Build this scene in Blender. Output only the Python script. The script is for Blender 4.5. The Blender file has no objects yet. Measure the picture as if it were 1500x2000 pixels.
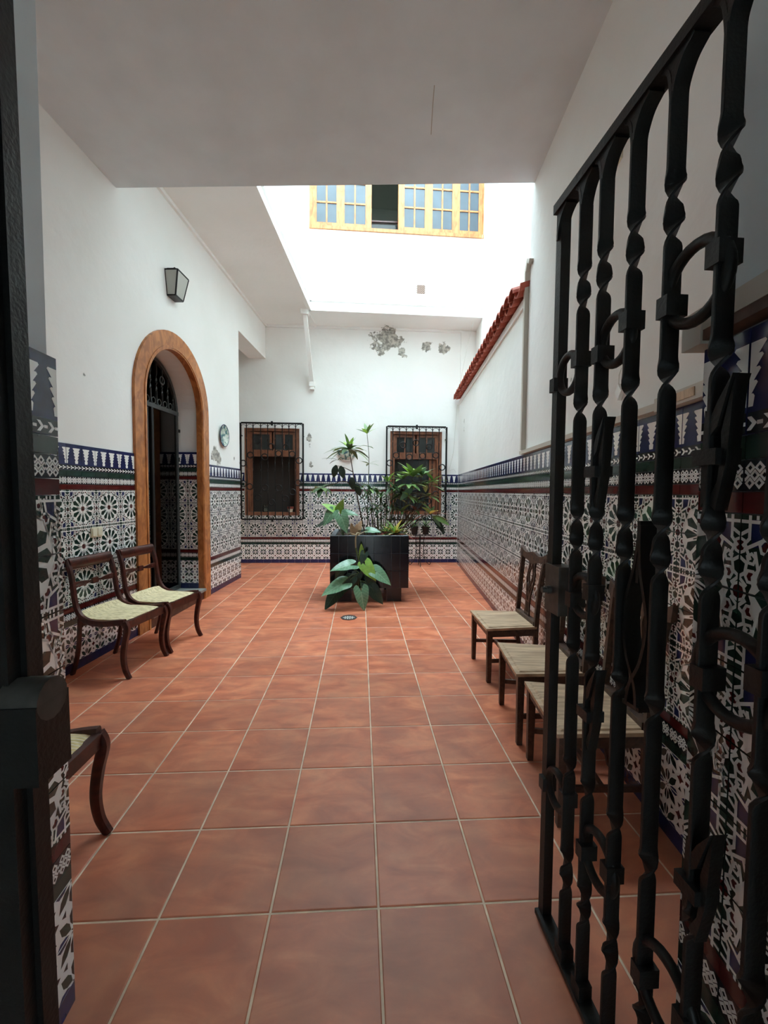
import bpy, bmesh, math, random
from math import sin, cos, pi, radians, sqrt, atan2, hypot
from mathutils import Vector, Matrix
random.seed(7)
S = bpy.context.scene
# ------------------------------------------------------------------ camera
cam_data = bpy.data.cameras.new('camera'); cam = bpy.data.objects.new('camera', cam_data)
S.collection.objects.link(cam); S.camera = cam
PITCH, YAW, ROLL = -.0492229, .0571275, .00763137
fwd = Vector((sin(YAW)*cos(PITCH), cos(YAW)*cos(PITCH), sin(PITCH)))
r0 = Vector((cos(YAW), -sin(YAW), 0)); u0 = r0.cross(fwd)
rr = r0*cos(ROLL)+u0*sin(ROLL); uu = -r0*sin(ROLL)+u0*cos(ROLL)
m = Matrix((( rr.x, uu.x, -fwd.x), (rr.y, uu.y, -fwd.y), (rr.z, uu.z, -fwd.z))).to_4x4()
m.translation = Vector((-.0735184, -1.440135, 1.515629)); cam.matrix_world = m
cam_data.sensor_fit = 'HORIZONTAL'; cam_data.sensor_width = 36.0
cam_data.lens = 811.534732/1500*36.0; cam_data.clip_start = .02; cam_data.clip_end = 200
# ------------------------------------------------------------------ sky and exposure
W = bpy.data.worlds.new('overcast_sky'); S.world = W; W.use_nodes = True
_n = W.node_tree.nodes; _l = W.node_tree.links; bg = _n['Background']; bg.inputs[0].default_value = (.70, .89, 1.0, 1)
# overcast sky: three times brighter overhead than at the horizon, dim ground below it
_tc = _n.new('ShaderNodeTexCoord'); _sx = _n.new('ShaderNodeSeparateXYZ'); _l.new(_tc.outputs['Generated'], _sx.inputs[0])
_cr = _n.new('ShaderNodeMapRange'); _l.new(_sx.outputs[2], _cr.inputs[0]); _cr.inputs[1].default_value = 0; _cr.inputs[2].default_value = 1; _cr.inputs[3].default_value = 3; _cr.inputs[4].default_value = 9
_l.new(_cr.outputs[0], bg.inputs[1])
S.view_settings.view_transform = 'Standard'; S.view_settings.look = 'None'
S.view_settings.gamma = 1; S.view_settings.use_curve_mapping = False; S.view_settings.exposure = 1.32
S.cycles.max_bounces = 16; S.cycles.diffuse_bounces = 12
portal = bpy.data.lights.new('sky_portal', 'AREA'); portal.shape = 'RECTANGLE'; portal.size = 4.8; portal.size_y = 5.0
portal.cycles.is_portal = True
po = bpy.data.objects.new('sky_portal', portal); S.collection.objects.link(po); po.location = (.6, 4.7, 10.45)

# ------------------------------------------------------------------ materials
MATS = {}
def lin(c): return tuple(((v/255+.055)/1.055)**2.4 if v/255 > .04045 else v/255/12.92 for v in c)+(1,)
def mat(name, col, rough=.6, metal=0, spec=.5, noise=None, bump=None, coords='Object', rnd=0):
    """noise=(scale, amount, detail); bump=(scale, strength)"""
    mt = bpy.data.materials.new(name); mt.use_nodes = True; nt = mt.node_tree; N = nt.nodes; L = nt.links
    b = N['Principled BSDF']; b.inputs['Roughness'].default_value = rough; b.inputs['Metallic'].default_value = metal
    b.inputs['Specular IOR Level'].default_value = spec
    c = lin(col); b.inputs['Base Color'].default_value = c
    out = None
    if noise or bump:
        tc = N.new('ShaderNodeTexCoord')
    if noise:
        nz = N.new('ShaderNodeTexNoise'); nz.inputs['Scale'].default_value = noise[0]; nz.inputs['Detail'].default_value = noise[2] if len(noise) > 2 else 4
        L.new(tc.outputs[coords], nz.inputs['Vector'])
        cr = N.new('ShaderNodeValToRGB'); L.new(nz.outputs['Fac'], cr.inputs[0])
        a = noise[1]; cr.color_ramp.elements[0].position = .3; cr.color_ramp.elements[1].position = .7
        cr.color_ramp.elements[0].color = tuple(v*(1-a) for v in c[:3])+(1,); cr.color_ramp.elements[1].color = tuple(min(1, v*(1+a)) for v in c[:3])+(1,)
        out = cr.outputs[0]; L.new(out, b.inputs['Base Color'])
    if rnd:
        oi = N.new('ShaderNodeObjectInfo'); mr = N.new('ShaderNodeMapRange'); L.new(oi.outputs['Random'], mr.inputs[0])
        mr.inputs[3].default_value = 1-rnd; mr.inputs[4].default_value = 1+rnd
        hs = N.new('ShaderNodeHueSaturation'); L.new(mr.outputs[0], hs.inputs['Value'])
        if out: L.new(out, hs.inputs['Color'])
        else: hs.inputs['Color'].default_value = c
        L.new(hs.outputs[0], b.inputs['Base Color'])
    if bump:
        n2 = N.new('ShaderNodeTexNoise'); n2.inputs['Scale'].default_value = bump[0]; n2.inputs['Detail'].default_value = 3
        L.new(tc.outputs[coords], n2.inputs['Vector']); bp = N.new('ShaderNodeBump'); bp.inputs['Strength'].default_value = bump[1]; bp.inputs['Distance'].default_value = .01
        L.new(n2.outputs['Fac'], bp.inputs['Height']); L.new(bp.outputs[0], b.inputs['Normal'])
    MATS[name] = mt; return mt
def wood(name, col, dark, rough=.45, scale=(1, 1, 12), ws=3.0, rotaxis=None):
    mt = mat(name, col, rough); nt = mt.node_tree; N = nt.nodes; L = nt.links; b = N['Principled BSDF']
    tc = N.new('ShaderNodeTexCoord'); mp = N.new('ShaderNodeMapping'); mp.inputs['Scale'].default_value = scale; L.new(tc.outputs['Object'], mp.inputs[0])
    nz = N.new('ShaderNodeTexNoise'); nz.inputs['Scale'].default_value = ws; nz.inputs['Detail'].default_value = 6; nz.inputs['Distortion'].default_value = 1.2; L.new(mp.outputs[0], nz.inputs['Vector'])
    cr = N.new('ShaderNodeValToRGB'); cr.color_ramp.elements[0].position = .35; cr.color_ramp.elements[1].position = .65
    cr.color_ramp.elements[0].color = lin(dark); cr.color_ramp.elements[1].color = lin(col); L.new(nz.outputs['Fac'], cr.inputs[0]); L.new(cr.outputs[0], b.inputs['Base Color'])
    return mt
mat('glaze_white', (248, 249, 246), .12, spec=1.0)
mat('glaze_blue', (38, 44, 86), .11, noise=(14, .25))
mat('glaze_green', (36, 58, 50), .11, noise=(14, .3))
mat('glaze_dark', (34, 40, 46), .12)
mat('glaze_red', (84, 28, 28), .11, noise=(14, .2))
mat('tile_body', (190, 186, 176), .6)
mat('iron', (13, 14, 14), .48, spec=.35, noise=(30, .3), bump=(120, .15))
mat('worn_iron', (72, 70, 66), .5, metal=.3, noise=(25, .35))
mat('iron_grey', (60, 64, 64), .5, noise=(25, .3))
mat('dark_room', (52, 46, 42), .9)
mat('grout', (222, 200, 176), .9, noise=(9, .25))
mat('dado_grout', (170, 166, 158), .9)
mat('plaster_grey', (214, 222, 226), .85, noise=(3, .05))
mat('trunking', (196, 190, 178), .5)
mat('plastic_cream', (222, 218, 196), .4)
mat('soil', (52, 40, 30), .95, noise=(30, .4), bump=(60, .6))
mat('glaze_black', (12, 15, 26), .14)
mat('cement', (92, 90, 84), .85, noise=(12, .2))
mat('stem_green', (78, 92, 48), .6, noise=(20, .3)); mat('stem_brown', (84, 66, 48), .8, noise=(20, .3)); mat('root_pale', (170, 152, 120), .8)
mat('cord', (206, 204, 196), .6)
mat('joint_grey', (120, 124, 128), .9)
mat('pot_black', (26, 26, 26), .5)
mat('terracotta_roof', (168, 84, 66), .75, noise=(9, .3), bump=(50, .3), rnd=.12)
mat('lantern_glass', (176, 176, 168), .35)
mat('vent_dark', (70, 62, 58), .9); mat('vent_clay', (176, 150, 138), .8)
mat('steel', (150, 150, 146), .35, metal=.7)
mat('stone_sill', (150, 152, 146), .6, noise=(12, .15))
mat('sofa', (176, 180, 170), .9)
wood('arch_wood', (196, 128, 72), (150, 88, 44), .35, (2, 2, 1.2), 5)
wood('window_wood', (196, 134, 80), (158, 98, 54), .5, (4, 4, 1.2), 4)
wood('shutter_wood', (146, 94, 66), (108, 66, 46), .45, (4, 4, 1), 5)
wood('mahogany', (84, 38, 30), (52, 22, 18), .28, (4, 4, 4), 4)
wood('chair_oak', (92, 66, 52), (58, 38, 30), .45, (4, 4, 4), 5)
wood('seat_board', (216, 186, 152), (168, 138, 110), .5, (1.2, 9, 2), 3)
wood('brown_trim', (112, 82, 68), (84, 58, 48), .6, (3, 3, 3), 4)

def glass(name, col, rough, mixfac=.35):
    mt = bpy.data.materials.new(name); mt.use_nodes = True; N = mt.node_tree.nodes; L = mt.node_tree.links
    o = N['Material Output']; N.remove(N['Principled BSDF'])
    t = N.new('ShaderNodeBsdfTransparent'); g = N.new('ShaderNodeBsdfGlossy'); g.inputs['Roughness'].default_value = rough
    t.inputs[0].default_value = lin(col); fr = N.new('ShaderNodeFresnel'); fr.inputs[0].default_value = 1.5
    mx = N.new('ShaderNodeMixShader'); L.new(fr.outputs[0], mx.inputs[0]); L.new(t.outputs[0], mx.inputs[1]); L.new(g.outputs[0], mx.inputs[2]); L.new(mx.outputs[0], o.inputs[0])
    MATS[name] = mt
glass('smoked_glass', (120, 112, 106), .03); glass('clear_glass', (225, 232, 230), .02); 
mat('frosted_pane', (66, 80, 90), .18, spec=.6, noise=(3, .12)); mat('dark_pane', (40, 46, 46), .12)

def fabric_mat():
    mt = mat('striped_fabric', (200, 188, 120), .85); N = mt.node_tree.nodes; L = mt.node_tree.links; b = N['Principled BSDF']
    tc = N.new('ShaderNodeTexCoord'); wv = N.new('ShaderNodeTexWave'); wv.bands_direction = 'Y'; wv.inputs['Scale'].default_value = 16; wv.inputs['Distortion'].default_value = .4
    L.new(tc.outputs['Object'], wv.inputs['Vector']); nz = N.new('ShaderNodeTexNoise'); nz.inputs['Scale'].default_value = 60; nz.inputs['Detail'].default_value = 5
    mp = N.new('ShaderNodeMapping'); mp.inputs['Scale'].default_value = (.35, 1, 1); L.new(tc.outputs['Object'], mp.inputs[0]); L.new(mp.outputs[0], nz.inputs['Vector'])
    cr = N.new('ShaderNodeValToRGB'); e = cr.color_ramp.elements; e[0].position = .1; e[0].color = lin((238, 220, 168)); e[1].position = .9; e[1].color = lin((244, 232, 212))
    x = e.new(.55); x.color = lin((216, 194, 124)); L.new(wv.outputs[1] if len(wv.outputs) > 1 else wv.outputs[0], cr.inputs[0])
    mx = N.new('ShaderNodeMixRGB'); mx.blend_type = 'MULTIPLY'; mx.inputs[0].default_value = .75; c2 = N.new('ShaderNodeValToRGB'); L.new(nz.outputs['Fac'], c2.inputs[0])
    c2.color_ramp.elements[0].position = .38; c2.color_ramp.elements[0].color = (.62, .58, .48, 1); c2.color_ramp.elements[1].position = .56; c2.color_ramp.elements[1].color = (1, 1, 1, 1)
    L.new(cr.outputs[0], mx.inputs[1]); L.new(c2.outputs[0], mx.inputs[2]); L.new(mx.outputs[0], b.inputs['Base Color'])
fabric_mat()

def stucco_mat():
    """white lime plaster with faint soiling; damage areas (flaked paint, damp) given as world-space blobs"""
    mt = mat('stucco', (226, 226, 221), .9); N = mt.node_tree.nodes; L = mt.node_tree.links; b = N['Principled BSDF']
    ge = N.new('ShaderNodeNewGeometry')
    n1 = N.new('ShaderNodeTexNoise'); n1.inputs['Scale'].default_value = .9; n1.inputs['Detail'].default_value = 5; L.new(ge.outputs['Position'], n1.inputs['Vector'])
    cr = N.new('ShaderNodeValToRGB'); cr.color_ramp.elements[0].position = .3; cr.color_ramp.elements[0].color = lin((236, 236, 232)); cr.color_ramp.elements[1].position = .7; cr.color_ramp.elements[1].color = lin((244, 244, 242)); L.new(n1.outputs['Fac'], cr.inputs[0])
    n2 = N.new('ShaderNodeTexNoise'); n2.inputs['Scale'].default_value = 5.5; n2.inputs['Detail'].default_value = 6; n2.inputs['Roughness'].default_value = .62; L.new(ge.outputs['Position'], n2.inputs['Vector'])
    blobs = [((.50, 7.36, 4.64), (.46, .3, .40), 1.25), ((.34, 7.36, 4.42), (.2, .3, .22), 1.05), ((.78, 7.36, 4.45), (.18, .3, .16), 1.1), ((.98, 7.36, 4.76), (.10, .3, .10), .75), ((1.30, 7.36, 4.58), (.18, .3, .18), 1.05), ((1.68, 7.36, 4.50), (.2, .3, .15), 1.0),
             ((-1.16, 7.36, 2.62), (.12, .3, .34), .62), ((-1.12, 7.36, 2.15), (.10, .3, .25), .6), ((.38, 7.36, 2.1), (.2, .3, .3), .62),
             ((-2.27, 4.93, 2.0), (.3, .26, .22), 1.1), ((1.95, 6.6, 2.9), (.3, .25, .5), .45),
             ((1.27, -.05, 3.0), (.3, .25, .35), .5), ((-2.4, 2.31, 2.5), (.3, .07, .06), .8), ((1.42, 1.5, 2.35), (.3, .1, .4), .55), ((-2.2, 5.62, 2.05), (.3, .05, .07), .8)]
    acc = None
    for c, s, a in blobs:
        sb = N.new('ShaderNodeVectorMath'); sb.operation = 'SUBTRACT'; L.new(ge.outputs['Position'], sb.inputs[0]); sb.inputs[1].default_value = c
        dv = N.new('ShaderNodeVectorMath'); dv.operation = 'DIVIDE'; L.new(sb.outputs[0], dv.inputs[0]); dv.inputs[1].default_value = s
        ln = N.new('ShaderNodeVectorMath'); ln.operation = 'LENGTH'; L.new(dv.outputs[0], ln.inputs[0])
        mr = N.new('ShaderNodeMapRange'); L.new(ln.outputs['Value'], mr.inputs[0]); mr.inputs[1].default_value = 1.25; mr.inputs[2].default_value = .1; mr.inputs[3].default_value = 0; mr.inputs[4].default_value = a
        if acc is None: acc = mr.outputs[0]
        else:
            mx = N.new('ShaderNodeMath'); mx.operation = 'MAXIMUM'; L.new(acc, mx.inputs[0]); L.new(mr.outputs[0], mx.inputs[1]); acc = mx.outputs[0]
    ad = N.new('ShaderNodeMath'); ad.operation = 'MULTIPLY_ADD'; L.new(acc, ad.inputs[0]); ad.inputs[1].default_value = .42; L.new(n2.outputs['Fac'], ad.inputs[2])
    ms = N.new('ShaderNodeMapRange'); L.new(ad.outputs[0], ms.inputs[0]); ms.inputs[1].default_value = .76; ms.inputs[2].default_value = .79
    mx = N.new('ShaderNodeMixRGB'); L.new(ms.outputs[0], mx.inputs[0]); L.new(cr.outputs[0], mx.inputs[1])
    c3 = N.new('ShaderNodeValToRGB'); n3 = N.new('ShaderNodeTexNoise'); n3.inputs['Scale'].default_value = 14; L.new(ge.outputs['Position'], n3.inputs['Vector']); L.new(n3.outputs['Fac'], c3.inputs[0])
    c3.color_ramp.elements[0].position = .4; c3.color_ramp.elements[0].color = lin((132, 130, 124)); c3.color_ramp.elements[1].position = .62; c3.color_ramp.elements[1].color = lin((196, 192, 182)); L.new(c3.outputs[0], mx.inputs[2])
    L.new(mx.outputs[0], b.inputs['Base Color'])
    n4 = N.new('ShaderNodeTexNoise'); n4.inputs['Scale'].default_value = 7; n4.inputs['Detail'].default_value = 5; L.new(ge.outputs['Position'], n4.inputs['Vector'])
    sm = N.new('ShaderNodeMath'); sm.operation = 'MULTIPLY_ADD'; L.new(ms.outputs[0], sm.inputs[0]); sm.inputs[1].default_value = -.5; L.new(n4.outputs['Fac'], sm.inputs[2])
    bp = N.new('ShaderNodeBump'); bp.inputs['Strength'].default_value = .25; bp.inputs['Distance'].default_value = .02; L.new(sm.outputs[0], bp.inputs['Height']); L.new(bp.outputs[0], b.inputs['Normal'])
stucco_mat()

def floor_mat():
    mt = mat('terracotta', (186, 104, 74), .38, spec=.42); N = mt.node_tree.nodes; L = mt.node_tree.links; b = N['Principled BSDF']
    ge = N.new('ShaderNodeNewGeometry'); oi = N.new('ShaderNodeObjectInfo')
    off = N.new('ShaderNodeVectorMath'); off.operation = 'MULTIPLY_ADD'; cb = N.new('ShaderNodeCombineXYZ'); L.new(oi.outputs['Random'], cb.inputs[2]); L.new(oi.outputs['Random'], cb.inputs[0])
    L.new(cb.outputs[0], off.inputs[0]); off.inputs[1].default_value = (40, 40, 40); L.new(ge.outputs['Position'], off.inputs[2])
    mp = N.new('ShaderNodeMapping'); mp.inputs['Scale'].default_value = (3.0, 6.5, 3); L.new(off.outputs[0], mp.inputs[0])
    n1 = N.new('ShaderNodeTexNoise'); n1.inputs['Scale'].default_value = 1.3; n1.inputs['Detail'].default_value = 6; n1.inputs['Distortion'].default_value = .8; L.new(mp.outputs[0], n1.inputs['Vector'])
    cr = N.new('ShaderNodeValToRGB'); e = cr.color_ramp.elements; e[0].position = .3; e[0].color = lin((184, 100, 72)); e[1].position = .72; e[1].color = lin((230, 146, 106)); x = e.new(.5); x.color = lin((210, 122, 88)); L.new(n1.outputs['Fac'], cr.inputs[0])
    mr = N.new('ShaderNodeMapRange'); L.new(oi.outputs['Random'], mr.inputs[0]); mr.inputs[3].default_value = .88; mr.inputs[4].default_value = 1.1
    hs = N.new('ShaderNodeHueSaturation'); L.new(mr.outputs[0], hs.inputs['Value']); L.new(cr.outputs[0], hs.inputs['Color'])
    # worn film towards the threshold, painted darker to stand for the dimmer light there
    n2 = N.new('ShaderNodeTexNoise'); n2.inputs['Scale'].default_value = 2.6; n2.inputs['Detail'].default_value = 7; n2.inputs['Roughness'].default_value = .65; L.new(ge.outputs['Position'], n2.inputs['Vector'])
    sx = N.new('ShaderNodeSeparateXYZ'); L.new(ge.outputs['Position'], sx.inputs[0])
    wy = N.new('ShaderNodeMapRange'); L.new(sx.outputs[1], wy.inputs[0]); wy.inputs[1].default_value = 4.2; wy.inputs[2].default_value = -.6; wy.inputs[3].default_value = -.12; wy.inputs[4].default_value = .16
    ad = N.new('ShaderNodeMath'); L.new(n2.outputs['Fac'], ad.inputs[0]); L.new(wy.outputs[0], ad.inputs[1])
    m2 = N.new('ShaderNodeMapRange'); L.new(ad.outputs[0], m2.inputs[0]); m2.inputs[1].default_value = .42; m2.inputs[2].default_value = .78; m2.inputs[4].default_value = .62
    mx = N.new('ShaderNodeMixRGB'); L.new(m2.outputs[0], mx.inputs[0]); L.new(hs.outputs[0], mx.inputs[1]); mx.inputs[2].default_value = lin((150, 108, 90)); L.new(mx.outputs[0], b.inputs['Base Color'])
    rg = N.new('ShaderNodeMapRange'); L.new(n2.outputs['Fac'], rg.inputs[0]); rg.inputs[3].default_value = .3; rg.inputs[4].default_value = .52; L.new(rg.outputs[0], b.inputs['Roughness'])
    bp = N.new('ShaderNodeBump'); bp.inputs['Strength'].default_value = .12; bp.inputs['Distance'].default_value = .01; L.new(n2.outputs['Fac'], bp.inputs['Height']); L.new(bp.outputs[0], b.inputs['Normal'])
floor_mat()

def leaf_mat(name, c1, c2, tr=.12):
    mt = mat(name, c1, .42, noise=(6, .2), rnd=.18); N = mt.node_tree.nodes; L = mt.node_tree.links; b = N['Principled BSDF']
    o = N['Material Output']; t = N.new('ShaderNodeBsdfTranslucent'); t.inputs[0].default_value = lin(c2); mx = N.new('ShaderNodeMixShader'); mx.inputs[0].default_value = tr
    L.new(b.outputs[0], mx.inputs[1]); L.new(t.outputs[0], mx.inputs[2]); L.new(mx.outputs[0], o.inputs[0])
leaf_mat('leaf_dark', (66, 92, 58), (80, 110, 50)); leaf_mat('leaf_mid', (108, 140, 78), (110, 140, 60)); leaf_mat('leaf_bright', (156, 196, 92), (150, 190, 70), .2)
leaf_mat('leaf_blue', (124, 164, 132), (110, 150, 110)); leaf_mat('leaf_deep', (38, 58, 48), (60, 90, 60)); leaf_mat('leaf_yellow', (196, 172, 78), (200, 180, 80), .2); leaf_mat('leaf_red', (136, 70, 58), (150, 80, 60)); leaf_mat('leaf_dry', (186, 150, 116), (190, 150, 110))
def heart_mat(name, c1, vein):
    leaf_mat(name, c1, c1, .08); mt = MATS[name]; N = mt.node_tree.nodes; L = mt.node_tree.links; b = N['Principled BSDF']; b.inputs['Roughness'].default_value = .34
    src = b.inputs['Base Color'].links[0].from_socket; tc = N.new('ShaderNodeTexCoord'); sp = N.new('ShaderNodeSeparateXYZ'); L.new(tc.outputs['Object'], sp.inputs[0])
    def M(op, a, b_=None, c_=None):
        n = N.new('ShaderNodeMath'); n.operation = op
        for i, v in enumerate((a, b_, c_)):
            if v is None: continue
            if isinstance(v, (int, float)): n.inputs[i].default_value = v
            else: L.new(v, n.inputs[i])
        return n.outputs[0]
    ay = M('ABSOLUTE', sp.outputs[1]); ph = M('FRACT', M('MULTIPLY', M('MULTIPLY_ADD', ay, -.75, sp.outputs[0]), 6.0)); side = M('LESS_THAN', ph, .13); mid = M('LESS_THAN', ay, .012); v = M('MAXIMUM', M('MULTIPLY', side, .55), mid)
    mx = N.new('ShaderNodeMixRGB'); L.new(v, mx.inputs[0]); L.new(src, mx.inputs[1]); mx.inputs[2].default_value = lin(vein); L.new(mx.outputs[0], b.inputs['Base Color'])
    bp = N.new('ShaderNodeBump'); bp.inputs['Strength'].default_value = .4; bp.inputs['Distance'].default_value = .02; bp.invert = True; L.new(v, bp.inputs['Height']); L.new(bp.outputs[0], b.inputs['Normal'])
heart_mat('heart_blue', (100, 142, 108), (150, 184, 150)); heart_mat('heart_bright', (134, 180, 80), (150, 186, 96)); heart_mat('heart_deep', (40, 62, 48), (62, 88, 66))
def plate_mat():
    mt = mat('painted_plate', (214, 218, 212), .2); N = mt.node_tree.nodes; L = mt.node_tree.links; b = N['Principled BSDF']
    tc = N.new('ShaderNodeTexCoord'); v = N.new('ShaderNodeTexNoise'); v.inputs['Scale'].default_value = 16; v.inputs['Detail'].default_value = 3; L.new(tc.outputs['Object'], v.inputs['Vector'])
    cr = N.new('ShaderNodeValToRGB'); e = cr.color_ramp.elements; e[0].position = .42; e[0].color = lin((70, 110, 124)); e[1].position = .6; e[1].color = lin((208, 214, 206)); x = e.new(.5); x.color = lin((150, 176, 160)); L.new(v.outputs['Fac'], cr.inputs[0]); L.new(cr.outputs[0], b.inputs['Base Color'])
plate_mat()

# ------------------------------------------------------------------ mesh helpers
class MB:
    def __init__(s): s.v = []; s.f = []; s.m = []; s.mats = []
    def mi(s, name):
        if name not in s.mats: s.mats.append(name)
        return s.mats.index(name)
    def poly(s, pts, mt):
        i = len(s.v); s.v += [tuple(p) for p in pts]; s.f.append(tuple(range(i, i+len(pts)))); s.m.append(s.mi(mt))
    def hexa(s, c, mt):      # 8 corners: bottom 4 (ccw from above), top 4
        i = len(s.v); s.v += [tuple(p) for p in c]; k = s.mi(mt)
        for f in ((3, 2, 1, 0), (4, 5, 6, 7), (0, 1, 5, 4), (1, 2, 6, 5), (2, 3, 7, 6), (3, 0, 4, 7)): s.f.append(tuple(i+j for j in f)); s.m.append(k)
    def box(s, x0, x1, y0, y1, z0, z1, mt):
        s.hexa([(x0, y0, z0), (x1, y0, z0), (x1, y1, z0), (x0, y1, z0), (x0, y0, z1), (x1, y0, z1), (x1, y1, z1), (x0, y1, z1)], mt); return s
    def prism(s, pts, fn, d0, d1, mt):   # pts 2D, fn(a,b,d)->3D
        n = len(pts); i = len(s.v); k = s.mi(mt)
        s.v += [tuple(fn(a, b, d0)) for a, b in pts]+[tuple(fn(a, b, d1)) for a, b in pts]
        s.f.append(tuple(range(i+n-1, i-1, -1))); s.m.append(k); s.f.append(tuple(range(i+n, i+2*n))); s.m.append(k)
        for j in range(n): s.f.append((i+j, i+(j+1) % n, i+n+(j+1) % n, i+n+j)); s.m.append(k)
    def sweep(s, path, sec, mt, ref=(0, 1, 0), tw=None, closed=False, sc=None):
        """sec: list of 2D points or (w,h) rectangle; section x axis follows ref"""
        if len(sec) == 2 and not hasattr(sec[0], '__len__'):
            w, h = sec[0]/2, sec[1]/2; sec = [(-w, -h), (w, -h), (w, h), (-w, h)]
        P = [Vector(p) for p in path]; n = len(P); k = s.mi(mt); i0 = len(s.v); q = len(sec); ref = Vector(ref)
        for j in range(n):
            if closed: t = P[(j+1) % n]-P[j-1]
            else: t = P[min(j+1, n-1)]-P[max(j-1, 0)]
            t.normalize(); a = ref-t*ref.dot(t)
            if a.length < 1e-4: a = Vector((1, 0, 0))-t*t.x
            if a.length < 1e-4: a = Vector((0, 0, 1))-t*t.z
            a.normalize(); b = t.cross(a); g = tw[j] if tw else 0; z = sc[j] if sc else 1
            a2 = a*cos(g)+b*sin(g); b2 = b*cos(g)-a*sin(g)
            for x, y in sec: s.v.append(tuple(P[j]+a2*x*z+b2*y*z))
        for j in range(n if closed else n-1):
            j2 = (j+1) % n
            for c in range(q): s.f.append((i0+j*q+c, i0+j*q+(c+1) % q, i0+j2*q+(c+1) % q, i0+j2*q+c)); s.m.append(k)
        if not closed:
            s.f.append(tuple(i0+c for c in range(q-1, -1, -1))); s.m.append(k); s.f.append(tuple(i0+(n-1)*q+c for c in range(q))); s.m.append(k)
        return s
    def tube(s, path, r, mt, n=8, closed=False, sc=None, ref=(0, 1, 0)):
        return s.sweep(path, [(r*cos(2*pi*i/n), r*sin(2*pi*i/n)) for i in range(n)], mt, ref=ref, closed=closed, sc=sc)
    def ring(s, c, R, r, mt, ax=(1, 0, 0), ay=(0, 0, 1), n=24, k=8):
        c = Vector(c); ax = Vector(ax); ay = Vector(ay); nn = ax.cross(ay)
        return s.tube([c+ax*R*cos(2*pi*i/n)+ay*R*sin(2*pi*i/n) for i in range(n)], r, mt, k, True, ref=nn)
    def lathe(s, prof, mt, n=20, c=(0, 0, 0)):
        i0 = len(s.v); k = s.mi(mt); q = len(prof)
        for j in range(n):
            a = 2*pi*j/n
            for r, z in prof: s.v.append((c[0]+r*cos(a), c[1]+r*sin(a), c[2]+z))
        for j in range(n):
            j2 = (j+1) % n
            for c_ in range(q-1): s.f.append((i0+j*q+c_, i0+j2*q+c_, i0+j2*q+c_+1, i0+j*q+c_+1)); s.m.append(k)
        return s
    def mesh(s, name, smooth=False):
        me = bpy.data.meshes.new(name); me.from_pydata(s.v, [], s.f)
        for x in s.mats: me.materials.append(MATS[x])
        me.polygons.foreach_set('material_index', s.m)
        if smooth:
            me.polygons.foreach_set('use_smooth', [True]*len(s.f)); 
        me.update(); return me
def link(name, me, parent=None, loc=(0, 0, 0), rz=0, rot=None, label=None, cat=None, group=None, kind=None, scale=None):
    if isinstance(me, MB): me = me.mesh(name)
    o = bpy.data.objects.new(name, me); S.collection.objects.link(o)
    o.location = loc; o.rotation_euler = rot if rot else (0, 0, rz)
    if scale: o.scale = scale
    if parent: o.parent = parent
    if label: o['label'] = label
    if cat: o['category'] = cat
    if group: o['group'] = group
    if kind: o['kind'] = kind
    return o
def thing(name, label, cat, loc=(0, 0, 0), rz=0, group=None): return link(name, None, None, loc, rz, None, label, cat, group)
def struct(name, me, loc=(0, 0, 0), rz=0, parent=None): return link(name, me, parent, loc, rz, kind='structure')
def smooth_by_angle(o, ang=35):
    me = o.data; bm = bmesh.new(); bm.from_mesh(me); bmesh.ops.recalc_face_normals(bm, faces=bm.faces)
    for f in bm.faces: f.smooth = True
    for e in bm.edges: e.smooth = len(e.link_faces) == 2 and e.calc_face_angle(0) < radians(ang)
    bm.to_mesh(me); bm.free(); return o
def dup(root, loc, rz, label):
    r = root.copy(); S.collection.objects.link(r); r.location = loc; r.rotation_euler = (0, 0, rz); r['label'] = label
    for ch in list(root.children):
        c = ch.copy(); S.collection.objects.link(c); c.parent = r
        for g in ch.children: d = g.copy(); S.collection.objects.link(d); d.parent = c
    return r
def spline(pts, n=8):
    P = [Vector(p) for p in pts]; out = []
    for i in range(len(P)-1):
        a = P[max(i-1, 0)]; b = P[i]; c = P[i+1]; d = P[min(i+2, len(P)-1)]
        for k in range(n):
            t = k/n; out.append(.5*((2*b)+(c-a)*t+(2*a-5*b+4*c-d)*t*t+(3*b-a-3*c+d)*t**3))
    out.append(P[-1]); return out
# ------------------------------------------------------------------ plan of the building (metres, X right, Y into the patio)
LA, LB = Vector((-2.445, 2.206)), Vector((-2.149, 5.864))           # left wall line
RA, RB = Vector((1.289, .158)), Vector((1.997, 7.259))              # right wall line
def Lx(y): return LA.x+(LB.x-LA.x)*(y-LA.y)/(LB.y-LA.y)
def Rx(y): return RA.x+(RB.x-RA.x)*(y-RA.y)/(RB.y-RA.y)
YB = 7.36; ZC = 4.37; ZG = 4.90; ZTOP = 10.4  # ZTOP: unseen shaft top, raised so sky light spreads more evenly below
aL = atan2(LB.y-LA.y, LB.x-LA.x)        # local x runs along the wall, local -y faces the patio
aR = atan2(RA.y-RB.y, RA.x-RB.x)
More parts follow.
